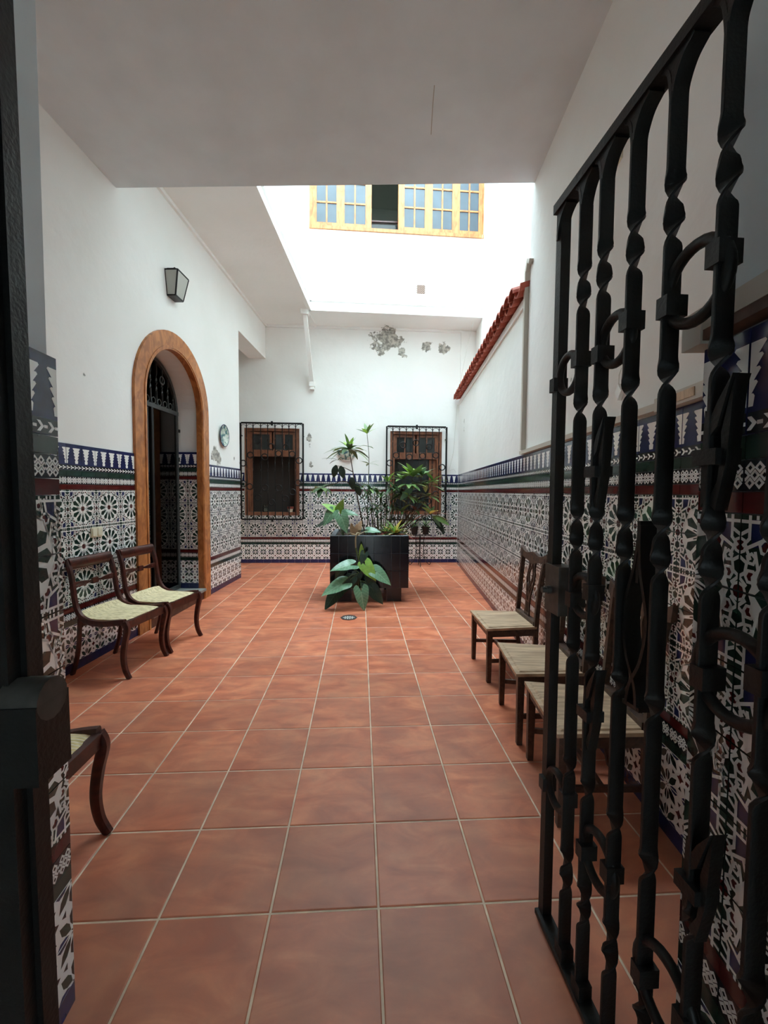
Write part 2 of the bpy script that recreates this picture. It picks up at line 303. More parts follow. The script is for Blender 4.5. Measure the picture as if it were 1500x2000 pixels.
# ------------------------------------------------------------------ walls
def wallmesh(length, thick, rects, arch=None, mt='stucco'):
    """local frame: x along, y 0..thick depth away from the room, z up"""
    b = MB()
    for x0, x1, z0, z1 in rects: b.box(x0, x1, 0, thick, z0, z1, mt)
    if arch:
        xc, zc, R, ztop = arch; n = 24
        fn = lambda a, c, d: (a, d, c)
        for i in range(n):
            a0 = pi*i/n; a1 = pi*(i+1)/n
            x0, z0 = xc+R*cos(a0), zc+R*sin(a0); x1, z1 = xc+R*cos(a1), zc+R*sin(a1)
            b.prism([(x0, z0), (x0, ztop), (x1, ztop), (x1, z1)], fn, 0, thick, mt)
    return b
def Ls(y): return (y-LA.y)/(LB.y-LA.y)*(LB-LA).length               # distance along left wall from LA
sA = Ls(3.79); RO, RI, ZA = .84, .665, 2.54                          # arch centre, outer and inner radius, spring height
s_end = Ls(5.864); s_beg = Ls(-.35)
wl = struct('wall_left', wallmesh(0, .34, [(s_beg, sA-RI, -.05, ZC+.6), (sA+RI, s_end, -.05, 5.6), (sA-RI, sA+RI, ZA+RI, ZC+.6), (sA-RI, sA+RI, -.05, .0), (s_end, Ls(7.6), 4.22, 5.6)], (sA, ZA, RI, ZA+RI)), (LA.x, LA.y, 0), aL)
b = MB(); b.hexa([(-1.75, 2.3, ZG+.05), (-1.40, 2.3, ZG+.05), (-1.088, 6.622, ZG+.05), (-1.4, 6.75, ZG+.05), (-1.75, 2.3, ZTOP), (-1.40, 2.3, ZTOP), (-1.088, 6.622, ZTOP), (-1.4, 6.75, ZTOP)], 'stucco'); struct('wall_upper_left', b)
# right wall: tall pier up to the conduit, low wall with tiled coping beyond, set-back upper wall above
RL = (RB-RA).length
def Rs(y): return (RB.y-y)/(RB.y-RA.y)*RL
wr = struct('wall_right', wallmesh(0, .32, [(-.35, Rs(2.53), -.05, 3.42), (Rs(2.53), Rs(-.7), -.05, ZTOP)]), (RB.x, RB.y, 0), aR)
b = MB(); b.hexa([(Rx(2.4)+.31, 2.4, 3.0), (Rx(2.4)+.6, 2.4, 3.0), (2.7, 7.5, 3.0), (2.36, 7.5, 3.0), (Rx(2.4)+.31, 2.4, ZTOP), (Rx(2.4)+.6, 2.4, ZTOP), (2.7, 7.5, ZTOP), (2.36, 7.5, ZTOP)], 'stucco'); struct('wall_upper_right', b)
WLX, WRX = (-2.475, -1.346, .998, 2.81), (.549, 1.652, 1.03, 2.79)   # window openings in the back wall
def backrects():
    x0, x1 = -4.2, 2.75; r = [(x0, WLX[0], -.05, 5.2), (WLX[1], WRX[0], -.05, 5.2), (WRX[1], x1, -.05, 5.2)]
    for w in (WLX, WRX): r += [(w[0], w[1], -.05, w[2]), (w[0], w[1], w[3], 5.2)]
    return r
wb = struct('wall_back', wallmesh(0, .3, backrects()), (0, YB, 0), 0)
struct('trim_1', MB().box(2.02, 2.3, YB-.03, YB, 1.9, ZG-.03, 'stucco'))
# alcove left of the back window
b = MB(); b.box(-4.4, -4.2, 5.5, 7.7, -.05, 5.2, 'stucco'); b.box(-4.2, Lx(5.864)-.34, 5.5, 5.862, -.05, 5.2, 'stucco'); struct('wall_alcove', b)
# gallery soffit and upper floors round the shaft
def slab(pts, z0, z1, mt='stucco'):
    q = MB(); n = len(pts); q.prism(pts, lambda a, c, d: (a, c, d), z0, z1, mt); return q
struct('ceiling_gallery_left', slab([(-2.9, 2.4), (-1.34, 2.4), (-1.088, 6.622), (-1.06, 7.5), (-2.9, 7.5)], ZG, ZG+.2))
struct('ceiling_gallery_back', slab([(-1.088, 6.622), (2.313, 6.713), (2.6, 7.5), (-1.06, 7.5)], ZG, ZG+.2))
struct('ceiling_alcove', MB().box(-4.3, -2.2, 5.6, 7.5, ZG, ZG+.2, 'stucco'))
UB = (-1.088, 6.622, 2.313, 6.713); aU = atan2(.091, 3.401); LU = hypot(.091, 3.401)
ws0, ws1 = .04, LU-.0; WZ0, WZ1 = 6.43, 8.15
b = wallmesh(0, .25, [(-.4, LU+.4, ZG+.05, WZ0), (-.4, ws0, WZ0, WZ1), (ws1, LU+.4, WZ0, WZ1), (-.4, LU+.4, WZ1, ZTOP)]); wub = struct('wall_upper_back', b, (UB[0], UB[1], 0), aU)
# stepped cornice round the shaft
b = MB()
for z0, z1, d in ((ZG-.008, ZG+.07, .05), (ZG+.07, ZG+.17, .025), (ZG+.17, ZG+.235, .055)): b.box(-.02, LU-.02, -d, 0, z0, z1, 'stucco')
struct('trim_2', b, (UB[0], UB[1], 0), aU)
dU = Vector((-1.088+1.316, 6.622-3.472)); aUL = atan2(dU.y, dU.x)
b = MB()
for z0, z1, d in ((ZG-.008, ZG+.07, .05), (ZG+.07, ZG+.17, .025), (ZG+.17, ZG+.235, .055)): b.box(-1.1, dU.length, -d, 0.02, z0, z1, 'stucco')
struct('trim_3', b, (-1.316+.03, 3.472, 0), aUL)
b = MB(); b.box(s_beg+3, Ls(7.4), -.035, 0, ZG-.045, ZG, 'stucco'); struct('trim_4', b, (LA.x, LA.y, 0), aL)
b = MB(); b.box(-4.2, 2.02, -.035, 0, ZG-.045, ZG, 'stucco'); struct('trim_5', b, (0, YB, 0), 0)
b = MB(); b.sweep([(-1.088, 6.66, ZG-.012), (-1.0, 7.34, ZG-.012)], (.05, .024), 'stucco', ref=(1, 0, 0)); struct('trim_6', b)
# slab over the entrance end of the patio
b = slab([(-2.9, -.6), (1.75, -.9), (1.75, 2.432), (1.521, 2.452), (-2.383, 2.781), (-2.9, 2.82)], ZC, ZG+.15, 'plaster_grey'); struct('ceiling', b)
b = MB(); b.hexa([(-2.9, 2.62, ZG+.1), (1.9, 2.24, ZG+.1), (1.9, 2.44, ZG+.1), (-2.9, 2.82, ZG+.1), (-2.9, 2.62, ZTOP), (1.9, 2.24, ZTOP), (1.9, 2.44, ZTOP), (-2.9, 2.82, ZTOP)], 'stucco'); struct('wall_upper_front', b)  # unseen wall, added to even out the light down the shaft
# hairline crack with a filled strip in the slab's plaster
b = MB(); b.sweep([(.432, 1.60, ZC), (.446, 1.74, ZC), (.462, 1.88, ZC), (.477, 2.0, ZC)], (.006, .005), 'dado_grout', ref=(1, 0, 0)); struct('trim_9', b)
# entrance wall with its opening; thick jambs towards the dark vestibule
JL = [(-.921, -.228), (-.88, -1.15)]; JR = [(.735, -.50), (.655, -1.15)]
b = MB()
f3 = lambda a, c, d: (a, c, d)
b.prism([(-2.9, -.24), (-2.9, -1.15), (-.9, -1.15), (-.936, -.228)], f3, -.05, ZC+.05, 'plaster_grey')
b.prism([(.67, -1.15), (1.8, -1.15), (1.8, -.5), (.75, -.50)], f3, -.05, ZC+.05, 'plaster_grey')
b.prism([(-.936, -.228), (-.9, -1.15), (.67, -1.15), (.75, -.50)], f3, 3.15, ZC+.05, 'plaster_grey')
wf = struct('wall_front', b)
b = MB(); b.box(-1.7, -1.5, -3.4, -1.15, -.05, 3.5, 'plaster_grey'); struct('wall_vestibule_left', b)
b = MB(); b.box(1.5, 1.7, -3.4, -1.15, -.05, 3.5, 'plaster_grey'); struct('wall_vestibule_right', b)
b = MB(); b.box(-1.7, .0, -3.6, -3.4, -.05, 3.5, 'plaster_grey'); b.box(.45, 1.7, -3.6, -3.4, -.05, 3.5, 'plaster_grey'); b.box(.0, .45, -3.6, -3.4, 2.1, 3.5, 'plaster_grey'); struct('wall_vestibule_back', b)  # unseen street doorway gap, added to let in fill light from behind the camera
struct('floor_street', MB().box(-6, 6, -14, -3.55, -.25, -.06, 'cement'))
b = MB(); b.box(-1.7, 1.7, -3.6, -1.15, 3.3, 3.5, 'plaster_grey'); struct('ceiling_vestibule', b)
# ------------------------------------------------------------------ terracotta floor
TG = .39
fl = MB(); fl.prism([(-2.75, 2), (-2.75, -.3), (-1.6, -1.2), (-1.6, -3.5), (1.6, -3.5), (1.6, -.9), (2.3, 7.5), (-4.3, 7.5), (-4.3, 5.5), (-2.3, 5.5)][::-1], f3, -.12, -.0035, 'grout'); floor = struct('floor', fl)
def clip(poly, a, b, c):        # keep a*x+b*y<=c
    out = []
    for i in range(len(poly)):
        p, q = poly[i], poly[(i+1) % len(poly)]; dp = a*p[0]+b*p[1]-c; dq = a*q[0]+b*q[1]-c
        if dp <= 0: out.append(p)
        if (dp < 0 and dq > 0) or (dp > 0 and dq < 0): t = dp/(dp-dq); out.append((p[0]+(q[0]-p[0])*t, p[1]+(q[1]-p[1])*t))
    return out
def tile_mesh(poly, h=0.0, ch=.003):
    q = MB(); n = len(poly); cx = sum(p[0] for p in poly)/n; cy = sum(p[1] for p in poly)/n
    ins = [(p[0]+(cx-p[0])*ch*2/TG*1.2, p[1]+(cy-p[1])*ch*2/TG*1.2) for p in poly]
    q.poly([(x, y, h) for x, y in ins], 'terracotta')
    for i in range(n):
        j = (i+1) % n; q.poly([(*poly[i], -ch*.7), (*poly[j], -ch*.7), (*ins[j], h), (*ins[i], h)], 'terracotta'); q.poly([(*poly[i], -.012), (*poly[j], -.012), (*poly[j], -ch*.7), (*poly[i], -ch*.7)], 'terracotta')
    return q
J = .0042; full = tile_mesh([(J, J), (TG-J, J), (TG-J, TG-J), (J, TG-J)]).mesh('floor_tile')
nL = (LB.y-LA.y, -(LB.x-LA.x)); nR = (RB.y-RA.y, -(RB.x-RA.x))
def floor_tiles():
    for j in range(-5, 19):
        for i in range(-7, 6):
            x, y = i*TG, j*TG; yc = y+TG/2
            P = [(x+J, y+J), (x+TG-J, y+J), (x+TG-J, y+TG-J), (x+J, y+TG-J)]; P0 = P
            P = clip(P, 0, 1, YB-.004)
            if yc < 5.9:
                P = clip(P, -nL[0], -nL[1], -(nL[0]*LA.x+nL[1]*LA.y)-.001)
                if 5.6 < yc: pass
            P = clip(P, nR[0], nR[1], nR[0]*RA.x+nR[1]*RA.y) if P else P
            if yc < -.25: P = clip(P, -1, 0, .93) if P else P
            if yc < -.5: P = clip(P, 1, 0, .73) if P else P
            if not P or len(P) < 3: continue
            A = abs(sum(P[k][0]*P[(k+1) % len(P)][1]-P[(k+1) % len(P)][0]*P[k][1] for k in range(len(P))))/2
            if A < .002: continue
            if P == P0: o = link('tile', full, floor, (x, y, 0))
            else: o = link('tile', tile_mesh([(a-x, c-y) for a, c in P]), floor, (x, y, 0))
            o.rotation_euler = (random.uniform(-.0012, .0012), random.uniform(-.0012, .0012), 0)
floor_tiles()
# ------------------------------------------------------------------ ceramic wall tiles (printed relief pattern as thin inlays)
TW = .163; TH = .161; THK = .009
def ngon(cx, cy, r, n, rot=0, sx=1): return [(cx+r*cos(rot+2*pi*i/n)*sx, cy+r*sin(rot+2*pi*i/n)) for i in range(n)]
def star(cx, cy, r, q, n, rot=0): return [(cx+(r if i % 2 == 0 else q)*cos(rot+pi*i/n), cy+(r if i % 2 == 0 else q)*sin(rot+pi*i/n)) for i in range(2*n)]
def strap(a, b, w):
    dx, dy = b[0]-a[0], b[1]-a[1]; l = hypot(dx, dy); nx, ny = -dy/l*w/2, dx/l*w/2; ex_, ey_ = dx/l*w*.3, dy/l*w*.3
    return [(a[0]-nx-ex_, a[1]-ny-ey_), (b[0]-nx+ex_, b[1]-ny+ey_), (b[0]+nx+ex_, b[1]+ny+ey_), (a[0]+nx-ex_, a[1]+ny-ey_)]
def star_quarter():
    L = []; h = .155; w = .048
    ex = TW/h; ey = .150/h; et = TH/h; P = lambda r, d: (r*cos(radians(d)), r*sin(radians(d)))
    L.append((1, [(.66, .64), (.86, .60), (.90, .97), (.64, .97)], 'glaze_blue'))
    for x, y, r in ((.23, .90, .10), (.62, .62, .09), (.84, .22, .09), (ex, 0, .12), (ex, .60, .1), (.50, .88, .07)): L.append((1, ngon(x, y, r, 8), 'glaze_red'))
    L.append((2, ngon(0, 0, .86, 12, radians(15)), 'glaze_white'))
    for k in range(4):          # petals between the radiating straps, slivers where the straps part
        a = 30*k
        L.append((3, [P(r, a+d) for r, d in ((.25, 0), (.44, -8.8), (.68, -11.2), (.79, 0), (.68, 11.2), (.44, 8.8))], 'glaze_green'))
        L.append((3, [P(r, a+15+d) for r, d in ((.22, -1.5), (.42, -2.6), (.47, 0), (.42, 2.6), (.22, 1.5))], 'glaze_dark'))
    L.append((4, star(0, 0, .17, .115, 12, 0), 'glaze_red'))
    for k in range(-1, 4):      # outer ends of the petals
        L.append((2, strap(P(.86, 15+30*k), P(.80, 30*k+30), w), 'glaze_white')); L.append((2, strap(P(.80, 30*k), P(.86, 15+30*k), w), 'glaze_white'))
    for x, y, r, n, rot in ((.23, .90, .085, 6, 0), (.64, .635, .10, 6, .2), (.86, .23, .085, 6, 0), (ex, 0, .12, 8, 0), (ex, .62, .10, 8, 0), (.50, .86, .075, 5, 0), (0, .93, .06, 4, 0), (.86, .46, .07, 5, .4)):
        pp = ngon(x, y, r, n, rot)
        for i in range(n): L.append((3, strap(pp[i], pp[(i+1) % n], w*.85), 'glaze_white'))
    ln = [((ex-.15, .72), (ex-.15, et)), ((ex-.15, .72), (ex-.05, .62)), ((.63, .97), (.68, .72)), ((.68, .72), (.92, .60)), ((ex, .47), (.93, .40)), ((.93, .40), (.95, .28)), ((ex, .20), (.93, .28)), ((.93, .10), (ex, .20)), ((.88, .46), (ex-.1, .60)), ((ex-.15, .84), (ex, .76)), ((.30, .97), (.42, .78)), ((.55, .97), (.58, .72)), ((.12, .97), (.16, .82)), ((.74, .30), (.80, .55)), ((.80, .13), (.86, .0))]
    for a, b in ln: L.append((3, strap(a, b, w), 'glaze_white'))
    L.append((4, [(0, ey-.05), (ex, ey-.05), (ex, ey-.005), (0, ey-.005)], 'glaze_white'))
    for x in (.09, .21, .39, .51, .69, .78, .9): L.append((4, [(x-.022, ey), (x+.022, ey), (x+.022, et), (x-.022, et)], 'glaze_white'))
    for x in (0, .30, .60, ex): L.append((4, ngon(x, et+.01, .035, 8), 'glaze_red'))
    return [(l, [(a*h, c*h) for a, c in p], m) for l, p, m in L], 'glaze_green', TW, TH
def lattice():
    Wd, H = TW, .1575; L = []
    for cx in (0, Wd):
        for cy in (0, H):
            for k in range(8):
                a = radians(45*k); far = .078 if k % 2 else .068; p = [(.014, 0), (.034, .0125), (.056, .0145), (far+.004, 0), (.056, -.0145), (.034, -.0125)]
                col = 'glaze_green' if k % 2 else ('glaze_dark' if k % 4 else 'glaze_blue')
                L.append((1, [(cx+x*cos(a)-y*sin(a), cy+x*sin(a)+y*cos(a)) for x, y in p], col))
            L.append((1, star(cx, cy, .013, .007, 8), 'glaze_red'))
    L.append((1, star(Wd/2, H/2, .022, .012, 4), 'glaze_red'))
    for x, y, r in ((.5, .22, pi/2), (.5, .78, -pi/2), (.22, .5, 0), (.78, .5, pi)): L.append((1, ngon(x*Wd, y*H, .012, 3, r), 'glaze_dark'))
    return L, 'glaze_white', Wd, H
def chain():
    Wd, H = TW, .065; L = []; p = Wd/3
    for i in range(-1, 4):
        cx = (i+.5)*p
        for dx, dy in ((-.0115, .0155), (.0115, .0155), (-.0115, -.0155), (.0115, -.0155), (0, 0), (-.023, 0), (.023, 0)):
            L.append((1, ngon(cx+dx, H/2+dy, .0125, 4), 'glaze_white')); L.append((2, ngon(cx+dx, H/2+dy, .0052, 4), 'glaze_dark'))
    return L, 'glaze_dark', Wd, H
def plain(m, H):
    return [], m, TW, H
def frieze(ph):
    Wd, H = TW, .215; L = [(1, [(0, 0), (Wd, 0), (Wd, .044), (0, .044)], 'glaze_dark')]; p = TW*2/3
    q = p/2.5
    for i in range(-2, 8):
        x = i*TW*2/8-ph*TW
        L.append((2, [(x, .008), (x+.012, .008), (x+.026, .022), (x+.012, .036), (x, .036), (x+.014, .022)], 'glaze_white')); L.append((2, [(x+.026, .018), (x+.04, .018), (x+.04, .026), (x+.026, .026)], 'glaze_white'))
    for i in range(-1, 5):
        x = (i+.5)*p-ph*TW; z = .183
        for a, c in ((.040, .022), (.034, .017), (.029, .013), (.023, .009), (.017, .014)):
            hgt = .0255; L.append((2, [(x-c, z-hgt), (x+c, z-hgt), (x+a, z-.005), (x+a-.004, z), (x-a+.004, z), (x-a, z-.005)], 'glaze_white')); z -= hgt
    return L, 'glaze_blue', Wd, H
KINDS = {'base': ('baseboard_tile', plain('glaze_blue', .075)), 'lat': ('lattice_tile', lattice()), 'green': ('green_border_tile', plain('glaze_green', .045)), 'chain': ('knot_border_tile', chain()),
         'red': ('maroon_border_tile', plain('glaze_red', .045)), 'star': ('star_tile', star_quarter()), 'green2': ('green_border_tile', plain('glaze_green', .05)), 'fri0': ('frieze_tile', frieze(0)), 'fri1': ('frieze_tile', frieze(1))}
def build_tile(kind, fx, fy, rects):
    nm, (L, ground, Wd, H) = KINDS[kind]; q = MB(); g = .0011
    for (x0, x1, z0, z1) in rects:
        x0 = max(x0, g); x1 = min(x1, Wd-g); z0 = max(z0, g); z1 = min(z1, H-g)
        if x1-x0 < .004 or z1-z0 < .004: continue
        q.box(x0, x1, -THK, 0, z0, z1, ground)
        for l, p, m in L:
            if fx: p = [(Wd-x, y) for x, y in p][::-1]
            if fy: p = [(x, H-y) for x, y in p][::-1]
            for a, c, d in ((-1, 0, -x0-.0012), (1, 0, x1-.0012), (0, -1, -z0-.0012), (0, 1, z1-.0012)):
                p = clip(p, a, c, d)
                if len(p) < 3: break
            if len(p) >= 3:
                y = -THK-.00035*l; q.poly([(a, y, c) for a, c in p], m)
    return q
CACHE = {}
ROWS = [('base', .0, .075, 0), ('lat', .075, .1575, 0), ('lat', .2325, .1575, 1), ('green', .39, .045, 0), ('chain', .435, .065, 0), ('red', .50, .045, 0)]
ROWS += [('star', .545+.161*i, .161, i % 2) for i in range(6)]
ROWS += [('red', 1.511, .045, 0), ('chain', 1.556, .065, 0), ('green2', 1.621, .05, 0), ('fri', 1.671, .215, 0)]
SCB = {'pillar': 0}
def dado(parent, P0, ang, s0, s1, holes=(), dz=0, phase=0, zmin=-1, zmax=9):
    """tiles from s0 to s1 along local x of the frame at P0; holes = (x0,x1,z0,z1)"""
    P0 = Vector((P0[0], P0[1], 0)); ux = Vector((cos(ang), sin(ang), 0))
    k0 = int(math.floor((s0-phase)/TW+1e-6)); k1 = int(math.ceil((s1-phase)/TW-1e-6))
    for k in range(k0, k1):
        xs = phase+k*TW
        for kind, z, H, fl_ in ROWS:
            zz = z+dz
            if zz < zmin or zz > zmax: continue
            lo, hi = max(0, s0-xs), min(TW, s1-xs); rects = [(lo, hi, 0, H)]
            for hx0, hx1, hz0, hz1 in holes:
                a0, a1, c0, c1 = hx0-xs, hx1-xs, hz0-zz, hz1-zz; new = []
                for (x0, x1, z0, z1) in rects:
                    if a1 <= x0 or a0 >= x1 or c1 <= z0 or c0 >= z1: new.append((x0, x1, z0, z1)); continue
                    if a0 > x0: new.append((x0, a0, z0, z1))
                    if a1 < x1: new.append((a1, x1, z0, z1))
                    mx0, mx1 = max(x0, a0), min(x1, a1)
                    if c0 > z0: new.append((mx0, mx1, z0, c0))
                    if c1 < z1: new.append((mx0, mx1, c1, z1))
                rects = new
            rects = [r for r in rects if r[1]-r[0] > .006 and r[3]-r[2] > .006]
            if not rects: continue
            kd = kind; fx = fy = 0
            if kind == 'fri': kd = 'fri%d' % (k % 2)
            if kind == 'star': fx = k % 2; fy = 1-fl_
            key = (kd, fx, fy, tuple(tuple(round(v, 4) for v in r) for r in rects))
            if key not in CACHE: CACHE[key] = build_tile(kd, fx, fy, rects).mesh(KINDS[kd][0])
            me = CACHE[key]
            if not len(me.polygons): continue
            p = P0+ux*xs; o = link(KINDS[kd][0], me, parent, (p.x, p.y, zz), ang)
            o.rotation_euler = (random.uniform(-.003, .003), 0, ang); o.matrix_parent_inverse = parent.matrix_basis.inverted()
dado(wl, LA, aL, Ls(.0), s_end, [(sA-RO+.02, sA+RO-.02, -1, 3)], phase=.03)
dado(wr, RB, aR, .0, Rs(-.45), phase=.02)
dado(wb, (0, YB), 0, -2.75, 2.02, [(WLX[0]-.0, WLX[1]+.0, WLX[2]-.0, 3), (WRX[0], WRX[1], WRX[2], 3)], phase=.02)
# jamb faces: left one looks towards +x, right one towards -x
v = Vector(JL[0])-Vector(JL[1]); aJL = atan2(v.y, v.x); dado(wf, JL[1], aJL, 0, v.length, dz=-.012, phase=v.length-3*TW)
v = Vector(JR[1])-Vector(JR[0]); aJR = atan2(v.y, v.x); dado(wf, JR[0], aJR, 0, v.length, dz=-.035, phase=-.03)
# alcove end of the left wall
# ------------------------------------------------------------------ arched doorway in the left wall
def walled(parent_loc, ang): return dict(loc=parent_loc, rz=ang)
fr = lambda a, c, d: (a, d, c)
pd = Vector((LA.x, LA.y, 0))+Vector((cos(aL), sin(aL), 0))*sA
door = struct('door_1', None, (pd.x, pd.y, 0), aL)
def arch_band(q, R0, R1, d0, d1, mt, zf=0, a0=0, a1=pi, legs=True, n=28):
    if legs:
        for sgn in (-1, 1):
            x0, x1 = sorted((sgn*R0, sgn*R1)); q.box(x0, x1, d0, d1, zf, ZA, mt)
    for i in range(n):
        t0 = a0+(a1-a0)*i/n; t1 = a0+(a1-a0)*(i+1)/n
        q.prism([(R0*cos(t0), ZA+R0*sin(t0)), (R1*cos(t0), ZA+R1*sin(t0)), (R1*cos(t1), ZA+R1*sin(t1)), (R0*cos(t1), ZA+R0*sin(t1))], fr, d0, d1, mt)
q = MB(); arch_band(q, RI, RO, -.03, .0, 'arch_wood'); arch_band(q, RI-.03, RI, -.03, .05, 'arch_wood'); arch_band(q, RI-.012, RI+.012, -.038, -.03, 'arch_wood'); smooth_by_angle(link('door_frame', q, door), 30)
# threshold slab one step up, between the jambs
link('door_sill', MB().box(-RI+.03, RI-.03, -.02, .34, .0, .12, 'brown_trim').box(-RI+.03, RI-.03, -.06, .34, .12, .15, 'stone_sill'), door, kind=None)
# iron leaf: frame, mid rail, arched transom with twisted bars and scrolls, smoked glass below
RF = RI-.05; q = MB(); arch_band(q, RF-.045, RF, .29, .325, 'iron_grey', zf=.16); q.box(-RF, RF, .285, .325, ZA-.02, ZA+.03, 'iron_grey'); q.box(-RF, RF, .29, .32, .16, .21, 'iron_grey'); q.box(.0-.02, .02, .285, .325, .2, ZA-.02, 'iron'); smooth_by_angle(link('leaf_frame', q, door), 30)
for sgn in (-1, 1): link('glass', MB().box(min(sgn*.02, sgn*(RF-.045)), max(sgn*.02, sgn*(RF-.045)), .305, .311, .21, ZA-.02, 'smoked_glass'), door)
for k in range(9):
    x = -RF+.1+k*(2*RF-.2)/8; zt = ZA+sqrt(max(0, (RF-.03)**2-x*x)); z0_, n = ZA+.03, 22
    q = MB(); q.sweep([(x, .305, z0_+(zt-z0_)*i/n) for i in range(n+1)], (.02, .008), 'iron_grey', ref=(0, 1, 0), tw=[2*pi*min(1, max(0, (i/n-.3)/.4)) for i in range(n+1)]); o = link('twisted_bar', q, door)
    if k < 8:
        q = MB(); q.ring((x+(2*RF-.2)/16, .305, ZA+.075), .038, .006, 'iron_grey', n=14, k=5); link('scroll', q, door)
for x, z in ((-.25, ZA+.36), (.25, ZA+.36)): link('ring', MB().ring((x, .3, z), .05, .008, 'iron_grey', n=16, k=6), door)
link('hinge', MB().box(RF, RF+.05, .28, .31, 1.9, 1.96, 'iron').box(RF, RF+.03, .28, .31, 2.3, 2.34, 'iron'), door)
# dark hallway behind the arch, tiled too
hb = Vector((-sin(aL), cos(aL)))          # away from the patio
def Lp(s, d): return Vector((LA.x, LA.y))+Vector((cos(aL), sin(aL)))*s+hb*d
q = MB()
c = [Lp(sA-1.3, .345), Lp(sA+1.3, .345), Lp(sA+1.3, 1.9), Lp(sA-1.3, 1.9)]
def roombox(c, z0, z1, mt, open_side=0, t=.06):
    q = MB(); n = len(c)
    for i in range(n):
        if i == open_side: continue
        a, d = c[i], c[(i+1) % n]; e = (d-a).normalized(); o_ = Vector((e.y, -e.x))*t
        q.hexa([(*a, z0), (*d, z0), (*(d+o_), z0), (*(a+o_), z0), (*a, z1), (*d, z1), (*(d+o_), z1), (*(a+o_), z1)], mt)
    q.prism([tuple(p) for p in c], f3, z0-t, z0, mt); q.prism([tuple(p) for p in c], f3, z1, z1+t, mt); return q
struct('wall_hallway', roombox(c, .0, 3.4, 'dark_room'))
hw = bpy.data.objects['wall_hallway']
p = Lp(sA-1.25, 1.88); dado(hw, (p.x, p.y), aL, 0.3, 2.4, dz=.12)
# tiled reveals of the archway
p = Lp(sA+RI-.031, .34); p2 = Lp(sA+RI-.031, .05)
aRv = atan2((p2-p).y, (p2-p).x)     # far jamb: faces the camera (-y local = towards near jamb)
dado(wl, p.to_tuple(), aRv, 0, .29, dz=.15, phase=0) if (Vector((sin(aRv), -cos(aRv))).dot(Vector((cos(aL), sin(aL)))) < 0) else dado(wl, p2.to_tuple(), aRv+pi, 0, .29, dz=.15, phase=0)
p = Lp(sA-RI+.031, .05); p2 = Lp(sA-RI+.031, .34); a_ = atan2((p2-p).y, (p2-p).x)
dado(wl, p.to_tuple(), a_, 0, .29, dz=.15) if (Vector((sin(a_), -cos(a_))).dot(Vector((cos(aL), sin(aL)))) > 0) else dado(wl, p2.to_tuple(), a_+pi, 0, .29, dz=.15)

# ------------------------------------------------------------------ windows in the back wall (frame, two-pane transom casements, open lower part)
def back_window(name, x0, x1, z0, z1, half):
    w = struct(name, None, ((x0+x1)/2, YB, z0)); W2 = (x1-x0)/2; H = z1-z0; zt = H-.58
    q = MB()
    q.box(-W2, -W2+.06, .02, .16, 0, H, 'shutter_wood'); q.box(W2-.06, W2, .02, .16, 0, H, 'shutter_wood'); q.box(-W2+.06, W2-.06, .02, .16, H-.06, H, 'shutter_wood'); q.box(-W2+.06, W2-.06, .0, .18, 0, .07, 'shutter_wood')
    q.box(-W2+.06, -W2+.10, .05, .14, .07, H-.06, 'shutter_wood'); q.box(W2-.10, W2-.06, .05, .14, .07, H-.06, 'shutter_wood'); link('window_frame', q, w)
    link('transom', MB().box(-W2+.1, W2-.1, .05, .14, zt-.0, zt+.12, 'shutter_wood'), w)
    for sgn in (-1, 1):
        q = MB(); a, c = sorted((sgn*.015, sgn*(W2-.1))); zb = zt+.12; ztp = H-.07
        q.box(a, a+.045, .06, .11, zb, ztp, 'shutter_wood'); q.box(c-.045, c, .06, .11, zb, ztp, 'shutter_wood'); q.box(a+.045, c-.045, .06, .11, ztp-.05, ztp, 'shutter_wood'); q.box(a+.045, c-.045, .06, .11, zb, zb+.02, 'shutter_wood'); q.box((a+c)/2-.012, (a+c)/2+.012, .065, .105, zb+.02, ztp-.05, 'shutter_wood')
        cs = link('casement', q, w)
        for u0, u1 in ((a+.045, (a+c)/2-.012), ((a+c)/2+.012, c-.045)): link('pane', MB().box(u0, u1, .08, .086, zb+.02, ztp-.05, 'dark_pane'), cs)
    if half:      # opened shutter leaf folded to the right inside the opening, glass behind
        q = MB(); q.box(W2-.25, W2-.105, .10, .14, .08, zt-.01, 'shutter_wood'); q.box(W2-.225, W2-.13, .09, .10, .14, zt-.08, 'shutter_wood'); link('shutter_leaf', q, w)
        link('pane', MB().box(-W2+.1, W2-.25, .15, .156, .07, zt, 'dark_pane'), w)
    else:
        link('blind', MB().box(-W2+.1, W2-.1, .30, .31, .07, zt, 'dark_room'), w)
        q = MB(); q.box(-W2+.10, -W2+.145, .10, .14, .08, zt-.01, 'shutter_wood'); link('shutter_leaf', q, w)
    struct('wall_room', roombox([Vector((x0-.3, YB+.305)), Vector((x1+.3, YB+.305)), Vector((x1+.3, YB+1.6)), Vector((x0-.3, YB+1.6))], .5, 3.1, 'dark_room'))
    return w
back_window('window_1', *WLX, False); back_window('window_2', *WRX, True)
